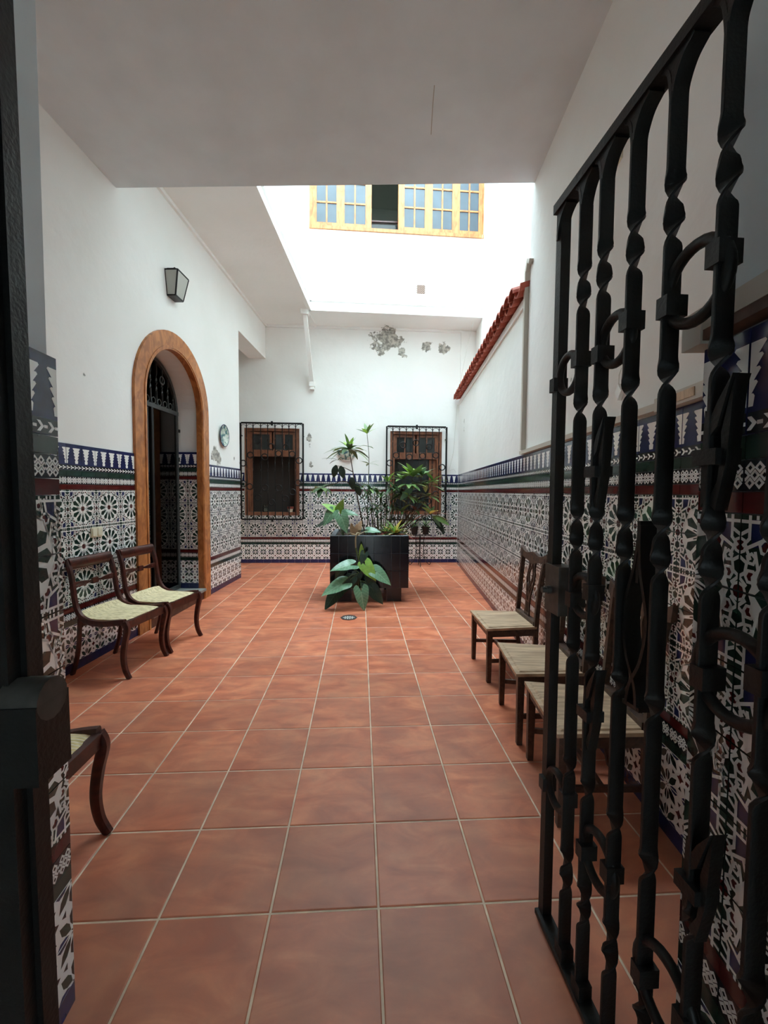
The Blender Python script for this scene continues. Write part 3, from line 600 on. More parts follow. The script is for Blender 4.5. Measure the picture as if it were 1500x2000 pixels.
# things on the left window's sill
t = thing('glass_jar', 'clear glass jar on the sill of the left barred window', 'jar', (-2.06, YB+.06, WLX[2]+.07))
o = smooth_by_angle(link('jar_body', MB().lathe([(0, .002), (.055, .0), (.06, .01), (.06, .11), (.05, .13), (.05, .15), (.045, .15), (.045, .128), (.054, .108), (.054, .012), (0, .01)], 'clear_glass', 20), t)); smooth_by_angle(link('jar_contents', MB().lathe([(0, .012), (.05, .013), (.05, .07), (0, .075)], 'lantern_glass', 16), t))
t = thing('flower_pot', 'small white pot with red rim on the sill of the left barred window', 'pot', (-1.545, YB+.06, WLX[2]+.07))
smooth_by_angle(link('pot_body', MB().lathe([(0, 0), (.04, 0), (.055, .07), (.05, .07), (.036, .01), (0, .01)], 'plastic_cream', 18), t)); smooth_by_angle(link('rim', MB().lathe([(.05, .068), (.066, .068), (.066, .115), (.052, .115), (.05, .068)], 'leaf_red', 18), t))

# wrought-iron window grilles standing proud of the wall
def grille(name, lab, xa, xb, za, zb, bars, rings, group):
    Yg = 7.24; xc = (xa+xb)/2; g = thing(name, lab, 'grille', (xc, Yg, za)); H = zb-za; W2 = (xb-xa)/2
    q = MB(); t_ = .016
    q.box(-W2-t_, -W2+t_, -t_, t_, 0, H, 'iron'); q.box(W2-t_, W2+t_, -t_, t_, 0, H, 'iron'); q.box(-W2+t_, W2-t_, -t_, t_, H-t_, H+t_, 'iron'); q.box(-W2+t_, W2-t_, -t_, t_, -t_, t_, 'iron')
    link('grille_frame', q, g)
    for sx in (-W2, W2):
        for z in (.25, H-.25): link('wall_anchor', MB().box(sx-.009, sx+.009, t_, YB-Yg, z-.009, z+.009, 'iron'), g)
    xs = [-W2]+[b_-xc for b_ in bars]+[W2]
    for x in xs[1:-1]:
        n = 60; zz = [t_+(H-2*t_)*i/n for i in range(n+1)]; tw = []
        for z in zz:
            a = 0
            for zn in (.30*H, .52*H, .60*H, .84*H): a += pi*min(1, max(0, (z-zn)/.08+.5))
            tw.append(a)
        link('bar', MB().sweep([(x, 0, z) for z in zz], (.018, .007), 'iron', ref=(1, 0, 0), tw=tw), g)
    for i in range(len(xs)-1):
        a, c = xs[i], xs[i+1]; R = (c-a)/2
        link('top_arch', MB().sweep([((a+c)/2+R*cos(pi*k/12), 0, H-t_-.085+R*1.1*sin(pi*k/12)) for k in range(13)], (.010, .008), 'iron', ref=(0, 1, 0)), g)
    for x, z in rings:
        rg = link('ring', MB().ring((x-xc, -.006, z-za), .060, .012, 'iron', n=18, k=6), g)
    for x in (0,): link('finial', MB().box(-.02, .02, -.01, .01, H-.05, H+.04, 'iron'), g); link('finial', MB().box(-.02, .02, -.01, .01, -.05, .02, 'iron'), g)
    return g
RL1 = [(-2.184, 2.53), (-1.898, 2.416), (-1.598, 2.408), (-1.752, 2.276), (-1.475, 2.268), (-2.034, 2.207), (-2.32, 2.239), (-2.467, 2.072), (-1.334, 2.139), (-2.465, 1.652), (-2.337, 1.594), (-1.353, 1.685), (-2.026, 1.578), (-1.749, 1.575), (-1.472, 1.493), (-2.169, 1.369), (-1.893, 1.275), (-1.614, 1.354)]
grille('window_grille', 'black wrought iron window grille on the left of the back wall, its shutters brown', -2.515, -1.254, .925, 2.892, [-2.397, -2.263, -2.111, -1.97, -1.823, -1.676, -1.541, -1.405], RL1, 'g')
RR1 = [(0.807, 2.482), (1.081, 2.537), (1.352, 2.461), (0.666, 2.271), (0.941, 2.24), (1.222, 2.267), (1.499, 2.281), (0.536, 2.111), (1.635, 2.032), (1.641, 1.608), (1.51, 1.47), (1.35, 1.319), (.68, 1.45), (.94, 1.34), (1.08, 1.5)]
grille('window_grille', 'black wrought iron window grille on the right of the back wall, partly behind the plants', .468, 1.722, .928, 2.868, [0.596, 0.733, 0.876, 1.013, 1.151, 1.289, 1.427, 1.565], RR1, 'g')

# ------------------------------------------------------------------ long window band of the upper floor
w3 = struct('window_3', None, (UB[0], UB[1], WZ0), aU); HH = WZ1-WZ0
q = MB(); q.box(ws0, ws1, -.03, .10, -.03, .03, 'window_wood'); q.box(ws0, ws0+.06, .0, .10, .03, HH, 'window_wood'); q.box(ws1-.06, ws1, .0, .10, .03, HH, 'window_wood'); q.box(ws0, ws1, .0, .10, HH-.06, HH, 'window_wood'); q.box(1.16, 1.20, .0, .10, .03, HH-.06, 'window_wood'); q.box(1.71, 1.75, .0, .10, .03, HH-.06, 'window_wood'); link('window_frame', q, w3)
for a, c in ((.10, .62), (.62, 1.16), (1.75, 2.29), (2.29, 2.82), (2.82, 3.34)):
    q = MB(); d0, d1 = .01, .055; z0_, z1_ = .05, HH-.07; s_ = .075
    q.box(a, a+s_, d0, d1, z0_, z1_, 'window_wood'); q.box(c-s_, c, d0, d1, z0_, z1_, 'window_wood'); q.box(a+s_, c-s_, d0, d1, z0_, z0_+.06, 'window_wood'); q.box(a+s_, c-s_, d0, d1, z1_-.06, z1_, 'window_wood'); q.box((a+c)/2-.014, (a+c)/2+.014, d0+.005, d1-.005, z0_+.06, z1_-.06, 'window_wood')
    hs = [z0_+.06+(z1_-z0_-.12)*k/4 for k in range(5)]
    for z in hs[1:-1]: q.box(a+s_, c-s_, d0+.005, d1-.005, z-.014, z+.014, 'window_wood')
    cs = link('casement', q, w3)
    for k in range(4):
        for u0, u1 in ((a+s_, (a+c)/2-.014), ((a+c)/2+.014, c-s_)): link('pane', MB().box(u0, u1, .03, .035, hs[k]+.014, hs[k+1]-.014, 'frosted_pane'), cs)
q = roombox([Vector((-1.4, 6.9)), Vector((2.9, 6.99)), Vector((2.9, 9.4)), Vector((-1.4, 9.3))], 5.9, 8.6, 'sofa'); struct('wall_upper_room', q)
t = thing('cabinet', 'dark cabinet inside the upper room seen through the open casement', 'cabinet', (.42, 7.05, 5.9))
link('cabinet_body', MB().box(-.34, .30, .0, .4, .0, .93, 'dark_room'), t); link('cabinet_top', MB().box(-.36, .32, -.02, .42, .93, .96, 'mahogany'), t); link('cabinet_door', MB().box(-.31, .27, -.02, .0, .05, .88, 'dark_pane'), t)
# vent with lattice
t = thing('wall_vent', 'small square clay lattice vent under the upper floor windows', 'vent', (1.066, 6.68, 5.387), aU)
q = MB(); q.box(-.10, .10, -.012, .0, -.11, -.085, 'stucco'); q.box(-.10, .10, -.012, .0, .085, .11, 'stucco'); q.box(-.10, -.08, -.012, .0, -.085, .085, 'stucco'); q.box(.08, .10, -.012, .0, -.085, .085, 'stucco'); link('vent_frame', q, t); link('vent_back', MB().box(-.08, .08, -.004, .0, -.085, .085, 'vent_dark'), t)
for k in range(-4, 5):
    for sg in (1, -1):
        c_ = k*.036; a = max(-.08, c_-.085) if sg == 1 else max(-.08, -c_-.085); 
        x0 = max(-.08, c_-.085); x1 = min(.08, c_+.085)
        if x1-x0 > .02: link('lattice_strip', MB().sweep([(sg*x0, -.008, x0-c_), (sg*x1, -.008, x1-c_)], (.008, .004), 'vent_clay', ref=(0, 0, 1)), t)
# diagonal brace under the gallery corner
t = thing('brace', 'white painted diagonal brace from the gallery corner down to the back wall', 'brace')
q = MB(); q.sweep([(-1.13, 6.60, ZG-.02), (-1.075, YB-.05, 3.72)], (.075, .09), 'stucco', ref=(1, 0, 0)); link('strut', q, t)
link('corbel', MB().box(-1.13, -1.02, YB-.12, YB, 3.66, 3.76, 'stucco').box(-1.115, -1.035, YB-.10, YB, 3.60, 3.66, 'stucco'), t); link('capital', MB().box(-1.20, -1.06, 6.53, 6.68, ZG-.09, ZG-.0, 'stucco'), t)

# ------------------------------------------------------------------ coping of curved roof tiles on the right wall
def coping():
    k = (Rs(2.56)-.05); n = 24; p = k/n
    cap = struct('trim_7', MB().box(0, Rs(2.54), -.02, .30, 3.34, 3.42, 'stucco'), (RB.x, RB.y, 0), aR)
    R = p*.56; m_ = 8
    def half(up, L0, y0, y1, dz):
        b = MB(); pts = []
        sgn = 1 if up else -1
        for t_ in range(m_+1):
            a = pi*t_/m_; pts.append((R*cos(a), sgn*R*sin(a)*.8))
        inn = [(x*.84, z*.84) for x, z in pts][::-1]; n0 = m_+1
        for t_ in range(m_):
            A, B = pts[t_], pts[t_+1]; C_, D = (A[0]*.84, A[1]*.84), (B[0]*.84, B[1]*.84)
            b.prism([A, B, D, C_], lambda x, z, d: (x, d, z+dz-(d-y0)*-.30*0+(d-y0)*.28), y0, y1, 'terracotta_roof')
        return smooth_mesh(b)
    return n, p, half
def smooth_mesh(b):
    me = b.mesh('roof_tile'); bm = bmesh.new(); bm.from_mesh(me); bmesh.ops.remove_doubles(bm, verts=bm.verts, dist=.0002); bmesh.ops.recalc_face_normals(bm, faces=bm.faces)
    for f in bm.faces: f.smooth = True
    for e in bm.edges: e.smooth = len(e.link_faces) == 2 and e.calc_face_angle(0) < .7
    bm.to_mesh(me); bm.free(); return me
n_, p_, half = coping(); up = half(True, 0, -.13, .24, 0.02); dn = half(False, 0, -.09, .24, .06)
for i in range(n_):
    o = link('roof_tile', up, None, (0, 0, 0)); P = RB-Vector((0, 0)); u_ = Vector((cos(aR), sin(aR)))
    q_ = Vector((RB.x, RB.y))+u_*(.08+p_*i); o.parent = wr; o.matrix_parent_inverse = wr.matrix_basis.inverted(); o.location = (q_.x, q_.y, 3.44+random.uniform(-.006, .006)); o.rotation_euler = (0, random.uniform(-.05, .05), aR+random.uniform(-.03, .03))
    q_ = q_+u_*p_*.5; o = link('roof_tile', dn, wr); o.matrix_parent_inverse = wr.matrix_basis.inverted(); o.location = (q_.x, q_.y, 3.44+random.uniform(-.004, .004)); o.rotation_euler = (0, 0, aR)
# ------------------------------------------------------------------ trunking, cords and fittings on the right wall
P3 = lambda y, z, off: (Rx(y)-off, y, z)
t = thing('cable_trunking', 'pale cable trunking climbing the right wall and running along the tile top', 'trunking')
dr = Vector((Rx(1.0)-Rx(0), 1, 0)).normalized()
q = MB(); q.sweep([P3(2.56, 1.93, .02), P3(2.56, 3.62, .02)], (.04, .045), 'trunking', ref=dr); q.sweep([P3(2.56, 3.62, .02), P3(2.50, 3.70, .02), P3(2.44, 3.66, .02)], (.04, .045), 'trunking', ref=(1, 0, 0)); link('riser', q, t)
q = MB(); q.sweep([P3(2.60, 1.905, .022), P3(.40, 1.912, .022)], (.044, .034), 'trunking', ref=(1, 0, 0)); link('skirting_duct', q, t)
q = MB(); q.sweep([P3(.40, 1.915, .026), P3(.05, 1.92, .026)], (.052, .06), 'trunking', ref=(1, 0, 0)); link('end_box', q, t); link('end_box_lid', MB().sweep([P3(.36, 1.915, .053), P3(.14, 1.92, .053)], (.006, .035), 'seat_board', ref=(1, 0, 0)), t, label='tan wooden lid')
t = thing('junction_box', 'small white junction box high on the right wall behind the gate', 'box', P3(.9, 3.41, 0), aR)
link('box_body', MB().box(-.04, .04, -.035, .02, -.05, .05, 'plastic_cream'), t); link('box_lid', MB().box(-.036, .036, -.04, -.035, -.046, .046, 'glaze_white'), t)
t = thing('broken_switch', 'small tilted white fitting hanging from the right wall above the tiles', 'fitting', P3(.79, 2.07, 0), aR)
q = MB(); q.prism([(-.03, 0), (.0, -.045), (.035, .0), (0, .045)], fr, -.02, .012, 'glaze_white'); link('fitting_body', q, t); link('fitting_wire', MB().tube([(0, -.015, .02), (.01, -.02, .09), (0, -.003, .13)], .002, 'cord', 6), t)
# ledge above the near jamb tiles
v = Vector(JR[1])-Vector(JR[0]); q = MB(); q.box(-.0, v.length, -.035, .01, 1.862, 1.885, 'brown_trim'); q.box(-.0, v.length, -.037, .01, 1.885, 1.93, 'trunking'); q.box(-.035, .03, -.04, .03, 1.855, 1.935, 'trunking'); struct('trim_8', q, (JR[0][0], JR[0][1], 0), aJR)
# cords
tg = thing('clothesline', 'thin white cord from the upper window down to the end of the roof tiles', 'clothesline')
link('cord', MB().tube(spline([(2.24, 6.66, 6.45), (2.20, 6.75, 5.3), (2.05, 6.95, 4.4), (1.93, 7.1, 3.6), (1.90, 7.25, 3.43)], 6), .0035, 'cord', 5), tg)
tg = thing('electric_flex', 'thin grey cord hanging down the back wall beside the right grille', 'cord')
link('cord', MB().tube(spline([(1.965, 7.335, 3.36), (1.93, 7.34, 2.9), (1.90, 7.345, 2.4), (1.84, 7.345, 2.1), (1.80, 7.335, 1.96), (1.90, 7.34, 2.0), (1.96, 7.345, 1.93)], 6), .003, 'cord', 5), tg)
# ------------------------------------------------------------------ lantern, painted plates, light switch
def onwall(y, z, off=0): p = Lp(Ls(y), -off); return (p.x, p.y, z)
t = thing('wall_lantern', 'black wall lantern with frosted panes above the arched doorway', 'lantern', onwall(3.73, 3.78), aL)
zt_, zb_ = .27, 0
def lan(x, side, top): w_, d_ = ((.125, .15) if top else (.085, .10)); return (x*w_, -(d_ if side else .0), zt_ if top else zb_)
q = MB()
for x in (-1, 1):
    for sd in (0, 1): q.sweep([lan(x, sd, 0), lan(x, sd, 1)], (.014, .014), 'iron')
for top in (0, 1):
    q.sweep([lan(-1, 1, top), lan(1, 1, top)], (.014, .014), 'iron', ref=(0, 0, 1))
    for x in (-1, 1): q.sweep([lan(x, 0, top), lan(x, 1, top)], (.014, .014), 'iron', ref=(0, 0, 1))
link('lantern_frame', q, t)
q = MB(); q.hexa([(-.085, -.10, -.008), (.085, -.10, -.008), (.085, 0, -.008), (-.085, 0, -.008), (-.088, -.103, .004), (.088, -.103, .004), (.088, 0, .004), (-.088, 0, .004)], 'iron_grey'); link('base_plate', q, t)
q = MB(); q.hexa([(-.13, -.155, zt_), (.13, -.155, zt_), (.13, 0, zt_), (-.13, 0, zt_), (-.07, -.09, zt_+.045), (.07, -.09, zt_+.045), (.07, 0, zt_+.045), (-.07, 0, zt_+.045)], 'iron'); link('roof', q, t); smooth_by_angle(link('finial', MB().lathe([(0, .04), (.02, .04), (.01, .055), (.018, .065), (.012, .08), (0, .09)], 'iron', 10, (0, -.05, zt_)), t))
e = .006
for pts in ([lan(-1, 1, 0), lan(1, 1, 0), lan(1, 1, 1), lan(-1, 1, 1)], [lan(-1, 0, 0), lan(-1, 1, 0), lan(-1, 1, 1), lan(-1, 0, 1)], [lan(1, 1, 0), lan(1, 0, 0), lan(1, 0, 1), lan(1, 1, 1)]):
    P = [Vector(p) for p in pts]; nn = (P[1]-P[0]).cross(P[3]-P[0]).normalized()*.003; q = MB(); q.hexa([P[0]-nn, P[1]-nn, P[1]+nn, P[0]+nn, P[3]-nn, P[2]-nn, P[2]+nn, P[3]+nn], 'lantern_glass'); link('pane', q, t)
t = thing('wall_plate', 'round painted ceramic plate hung on the left wall beyond the arch', 'plate', onwall(5.17, 2.36), aL)
o = link('dish', MB().lathe([(0, .012), (.10, .012), (.115, .02), (.165, .034), (.17, .030), (.118, .012), (.10, .002), (0, .002)], 'painted_plate', 28), t, rot=(pi/2, 0, 0)); smooth_by_angle(o, 50)
o = link('rim', MB().ring((0, 0, .032), .167, .006, 'glaze_blue', (1, 0, 0), (0, 1, 0), 28, 6), t, rot=(pi/2, 0, 0), label='dark blue rim')
t = thing('light_switch', 'cream double light switch on the left tiled wall above the chairs', 'switch', onwall(2.385, 1.137, THK), aL)
link('switch_plate', MB().box(-.068, .068, -.012, 0, -.045, .045, 'plastic_cream'), t)
for x in (-.033, .033): link('rocker', MB().box(x-.026, x+.026, -.018, -.012, -.034, .034, 'plastic_cream'), t)
t = thing('hanging_bowl', 'half round ceramic wall bowl painted blue and green between the two grilles', 'bowl', (-.36, YB, 2.17))
q = MB(); n = 16; prof = [(0, 0), (.08, .0), (.15, .05), (.19, .12), (.215, .20), (.20, .20), (.175, .125), (.135, .065), (0, .03)]
for i in range(n):
    a0, a1 = pi+pi*i/n, pi+pi*(i+1)/n
    for j in range(len(prof)-1):
        (r0_, z0_), (r1_, z1_) = prof[j], prof[j+1]; q.poly([(r0_*cos(a0), r0_*sin(a0)*.7, z0_), (r0_*cos(a1), r0_*sin(a1)*.7, z0_), (r1_*cos(a1), r1_*sin(a1)*.7, z1_), (r1_*cos(a0), r1_*sin(a0)*.7, z1_)], 'painted_plate')
link('bowl_body', q, t); link('bowl_foot', MB().box(-.08, .08, -.05, 0, -.015, .01, 'glaze_white'), t)
# ------------------------------------------------------------------ the open iron gate on the right
G0 = Vector((.582, -.06)); G1 = Vector((.604, -.93)); aG = atan2((G1-G0).y, (G1-G0).x); GL = (G1-G0).length
gate = thing('iron_gate', 'tall black wrought iron gate with twisted flat bars swung open on the right', 'gate', (G0.x, G0.y, 0), aG)
q = MB(); q.box(-.005, .028, -.011, .021, .02, 2.43, 'iron'); link('stile', q, gate); q = MB(); q.box(GL-.04, GL, -.022, .022, .02, 2.43, 'iron'); link('stile', q, gate)
link('top_rail', MB().box(-.005, GL, -.024, .024, 2.43, 2.46, 'iron'), gate); link('bottom_rail', MB().box(-.005, GL, -.024, .024, .0+.012, .03, 'iron'), gate)
GB = [.152, .252, .375, .497, .627, .745]
def twist(z, nodes, w): 
    a = 0
    for zn in nodes:
        u = min(1, max(0, (z-zn)/w+.5)); a += pi*u*u*(3-2*u)
    return a
for i, x in enumerate(GB):
    nodes = [2.165, 2.085, 1.77, 1.445, 1.355, 1.03, .66, .36-.02*(i % 2), .28]; n = 260
    zz = [.03+2.33*k/n for k in range(n+1)]
    q = MB(); q.sweep([(x, 0, z) for z in zz], [(-.020, -.003), (-.0185, -.0045), (.0185, -.0045), (.020, -.003), (.020, .003), (.0185, .0045), (-.0185, .0045), (-.020, .003)], 'iron', ref=(0, 1, 0), tw=[twist(z, nodes, .085) for z in zz]); o = link('twisted_bar', q, gate); smooth_by_angle(o, 28)
    # forked foot and head joining the rails
    link('bar_foot', MB().box(x-.022, x+.022, -.02, .02, .03, .075, 'iron'), gate)
gx = [.012]+GB+[GL-.02]
for i in range(len(gx)-1):
    a, c = gx[i], gx[i+1]; R = (c-a)/2
    q = MB()
    for s_, x in ((1, a), (-1, c)):
        q.sweep(spline([(x, 0, 2.34), (x+s_*.004, 0, 2.375), (x+s_*(.024 if s_ > 0 else .012), 0, 2.41), (x+s_*(.055 if s_ > 0 else .03), 0, 2.428)], 6), (.036, .009), 'iron', ref=(0, 1, 0))
        q.prism([(x, 2.355), (x+s_*.006, 2.38), (x+s_*(.024 if s_ > 0 else .012), 2.413), (x+s_*(.055 if s_ > 0 else .03), 2.43), (x, 2.43)], fr, -.017, .017, 'iron')
    link('pointed_arch', q, gate)
def gring(i, z, R=.062):
    a, c = gx[i], gx[i+1]; xm = (a+c)/2
    rg = link('ring', MB().ring((xm, 0, z), R, .012, 'iron', n=28, k=10), gate, label=None)
    smooth_by_angle(rg, 60)
    for x, dz, sg in ((a, -.022, 1), (c, .022, -1)): link('collar', MB().box(min(x-sg*.012, x+sg*.019), max(x-sg*.012, x+sg*.019), -.024, .024, z+dz-.022, z+dz+.022, 'iron'), gate)
for i, z, R in ((0, 1.893, .058), (2, 1.916, .062), (4, 1.938, .075), (1, 1.213, .058), (5, 1.185, .078), (0, .53, .058), (2, .50, .07), (4, .42, .085), (6, 1.93, .06)): gring(i, z, R)
def gleaf(i, z, L=.22):
    x = gx[i]; q = MB()
    q.prism([(x, z-.10), (x+.018, z-.06), (x+.024, z-.01), (x+.022, z+.03), (x+.045, z+.13), (x+.040, z+.05), (x+.034, z-.03), (x+.016, z-.115)], fr, -.013, .013, 'iron')
    q.prism([(x, z+.02), (x+.018, z+.04), (x+.045, z+.13), (x+.016, z+.085), (x, z+.05)], fr, -.018, .018, 'iron')
    q.prism([(x, z+.05), (x-.018, z+.075), (x-.022, z-.02), (x-.020, z-.11), (x, z-.08)], fr, -.010, .010, 'iron')
    q.box(x-.026, x+.026, -.026, .026, z-.03, z+.0, 'iron'); link('leaf_ornament', q, gate)
for i, z in ((2, 1.59), (5, 1.60), (2, .90), (5, .75)): gleaf(i, z)
# lyre-shaped ornament between the third and fourth bars
xm = (GB[2]+GB[3])/2-.012; q = MB(); q.sweep([(xm+.0, .02, 1.45), (xm+.0, .02, 1.30)], (.040, .010), 'iron', ref=(0, 1, 0))
for sgn in (-1, 1):
    q.sweep(spline([(xm+.005, .02, 1.44), (xm+sgn*.010, .02, 1.34), (xm+sgn*.040, .018, 1.22), (xm+sgn*.026, .018, 1.12), (xm-sgn*.008, .018, 1.05), (xm-sgn*.018, .016, .995)], 6), (.044, .009), 'iron', ref=(0, 1, 0))
q.sweep([(xm-.03, .01, .995), (xm+.03, .01, 1.0)], (.03, .01), 'iron', ref=(0, 1, 0)); link('lyre_ornament', q, gate)
lk = link('lock_case', MB().box(-.008, .085, -.017, .038, 1.115, 1.275, 'worn_iron'), gate, label='worn grey metal lock case')
smooth_by_angle(link('knob', MB().tube([(.03, -.017, 1.19), (.03, -.032, 1.19)], .014, 'worn_iron', 12).tube([(.03, -.032, 1.19), (.03, -.046, 1.19)], .010, 'worn_iron', 12), lk))
# fixed iron post on the left with the strike box
post = thing('gate_post', 'black iron gate post with strike box standing in the left foreground', 'post', (-.660, -.72, 0)); post.rotation_euler = (0, -.011, 0)
link('post_bar', MB().box(-.045, .030, -.02, .03, .0, 3.13, 'iron').box(.012, .04, .0, .035, .0, 3.15, 'iron'), post); link('post_edge_strip', MB().box(.022, .030, -.026, -.02, .0, 3.15, 'iron'), post)
q = MB(); q.box(-.02, .085, -.045, .03, 1.035, 1.165, 'iron'); bx = link('strike_box', q, post); q = MB(); q.tube([(.02, -.008, 1.165), (.085, -.008, 1.165)], .035, 'worn_iron', 14, ref=(0, 0, 1)); smooth_by_angle(link('rounded_cap', q, post))
# ------------------------------------------------------------------ sabre-legged chairs on the left
def sabre_chair():
    t = thing('sabre_chair', '', 'chair', (0, 0, 0), 0, None); HW = .235
    rc = [(-.012, -.017), (.012, -.017), (.017, -.010), (.017, .010), (.012, .017), (-.012, .017), (-.017, .010), (-.017, -.010)]
    for sy in (-1, 1):
        y = sy*HW
        P = spline([(-.345, y*.93, .935), (-.325, y*.93, .90), (-.285, y*.94, .80), (-.262, y*.95, .68), (-.235, y*.96, .57), (-.17, y*.98, .487), (-.06, y, .447), (.08, y, .438), (.20, y, .452), (.268, y, .458)], 5)
        q = MB(); q.sweep(P, [(x*1.1, z*1.35) for x, z in rc], 'mahogany', ref=(0, 1, 0)); smooth_by_angle(link('side_rail', q, t), 40)
        q = MB(); q.sweep(spline([(.262, y, .455), (.285, y, .40), (.262, y, .29), (.248, y, .17), (.262, y, .07), (.298, y, .0)], 5), [(x*.95, z*1.15) for x, z in rc], 'mahogany', ref=(0, 1, 0), sc=[1.25-.35*k/25 for k in range(26)]); smooth_by_angle(link('leg', q, t), 40)
        q = MB(); q.sweep(spline([(-.185, y*.97, .47), (-.195, y*.97, .38), (-.21, y*.97, .25), (-.245, y*.97, .12), (-.30, y*.97, .0)], 5), [(x*.95, z*1.1) for x, z in rc], 'mahogany', ref=(0, 1, 0)); smooth_by_angle(link('leg', q, t), 40)
    q = MB(); q.box(.252, .288, -HW, HW, .40, .462, 'mahogany'); link('seat_rail', q, t)
    q = MB(); q.box(-.20, -.17, -HW+.02, HW-.02, .40, .455, 'mahogany'); link('seat_rail', q, t)
    # rolled crest
    sec = [(.034*cos(2*pi*k/14), .048*sin(2*pi*k/14)) for k in range(14)]
    q = MB(); q.sweep([(-.330, -HW*.93-.0, .905), (-.330, HW*.93, .905)], sec, 'mahogany', ref=(1, 0, 0)); q.sweep([(-.352, -HW*.93-.012, .93), (-.352, HW*.93+.012, .93)], [(x*.55, z*.45) for x, z in sec], 'mahogany', ref=(1, 0, 0)); smooth_by_angle(link('crest_rail', q, t), 40)
    q = MB(); x_ = -.272
    for dz in (-1, 1):
        for k2 in (0, 1, 2):
            q.tube(spline([(x_-.004*k2, -HW*.94, .735+dz*(.018-.008*k2)), (x_, -.12, .735+dz*(.014-.006*k2)), (x_, 0, .735-dz*.004), (x_, .12, .735+dz*(.014-.006*k2)), (x_, HW*.94, .735+dz*(.018-.008*k2))], 6), .0075, 'mahogany', 6)
    q.box(x_-.014, x_+.014, -.03, .03, .71, .76, 'mahogany'); smooth_by_angle(link('middle_rail', q, t), 40)
    # upholstered saddle seat
    n, m_ = 12, 10; q = MB(); top = []; prof = lambda u: (.452+.062*(1-u)**4*0.9 if u < .5 else .452)+(.018 if u < .88 else .018-(u-.88)*.25)
    for i in range(n+1):
        u = i/n; x = -.215+u*.475; zc = .462+.05*max(0, (.35-u)/.35)**2+.004*sin(pi*u)
        if u > .9: zc -= (u-.9)*.1
        for j in range(m_+1):
            v_ = j/m_*2-1; top.append((x, v_*(HW-.018), zc+.012*(1-v_**4)))
    i0 = len(q.v); q.v += top; k = q.mi('striped_fabric')
    for i in range(n):
        for j in range(m_): a = i0+i*(m_+1)+j; q.f.append((a, a+m_+1, a+m_+2, a+1)); q.m.append(k)
    i1 = len(q.v); q.v += [(x, y, z-.03) for x, y, z in top]
    for i in range(n):
        for j in range(m_): a = i1+i*(m_+1)+j; q.f.append((a, a+1, a+m_+2, a+m_+1)); q.m.append(k)
    edge = [(i, 0) for i in range(n+1)]+[(n, j) for j in range(1, m_+1)]+[(i, m_) for i in range(n-1, -1, -1)]+[(0, j) for j in range(m_-1, 0, -1)]
    for e_ in range(len(edge)):
        a, c = edge[e_], edge[(e_+1) % len(edge)]; A = a[0]*(m_+1)+a[1]; C_ = c[0]*(m_+1)+c[1]; q.f.append((i0+A, i0+C_, i1+C_, i1+A)); q.m.append(k)
    smooth_by_angle(link('seat', q, t), 60)
    for o in t.children:
        for v_ in o.data.vertices:
            if v_.co.x < 0: v_.co.x *= .72
    return t
def place(t, loc, rz, label, gr=None):
    t.location = loc; t.rotation_euler = (0, 0, rz); t['label'] = label
    if gr: t['group'] = gr
GL_ = 'sabre-legged chairs along the left wall'
ch = sabre_chair(); place(ch, (-2.165, 2.215, 0), radians(-10), 'dark mahogany chair with striped seat, under the light switch', GL_)
dup(ch, (-2.062, 2.75, 0), radians(-12), 'dark mahogany chair with striped seat, in front of the arched doorway')
dup(ch, (-1.475, .155, 0), radians(0), 'dark mahogany chair in the left foreground, mostly behind the gate post')
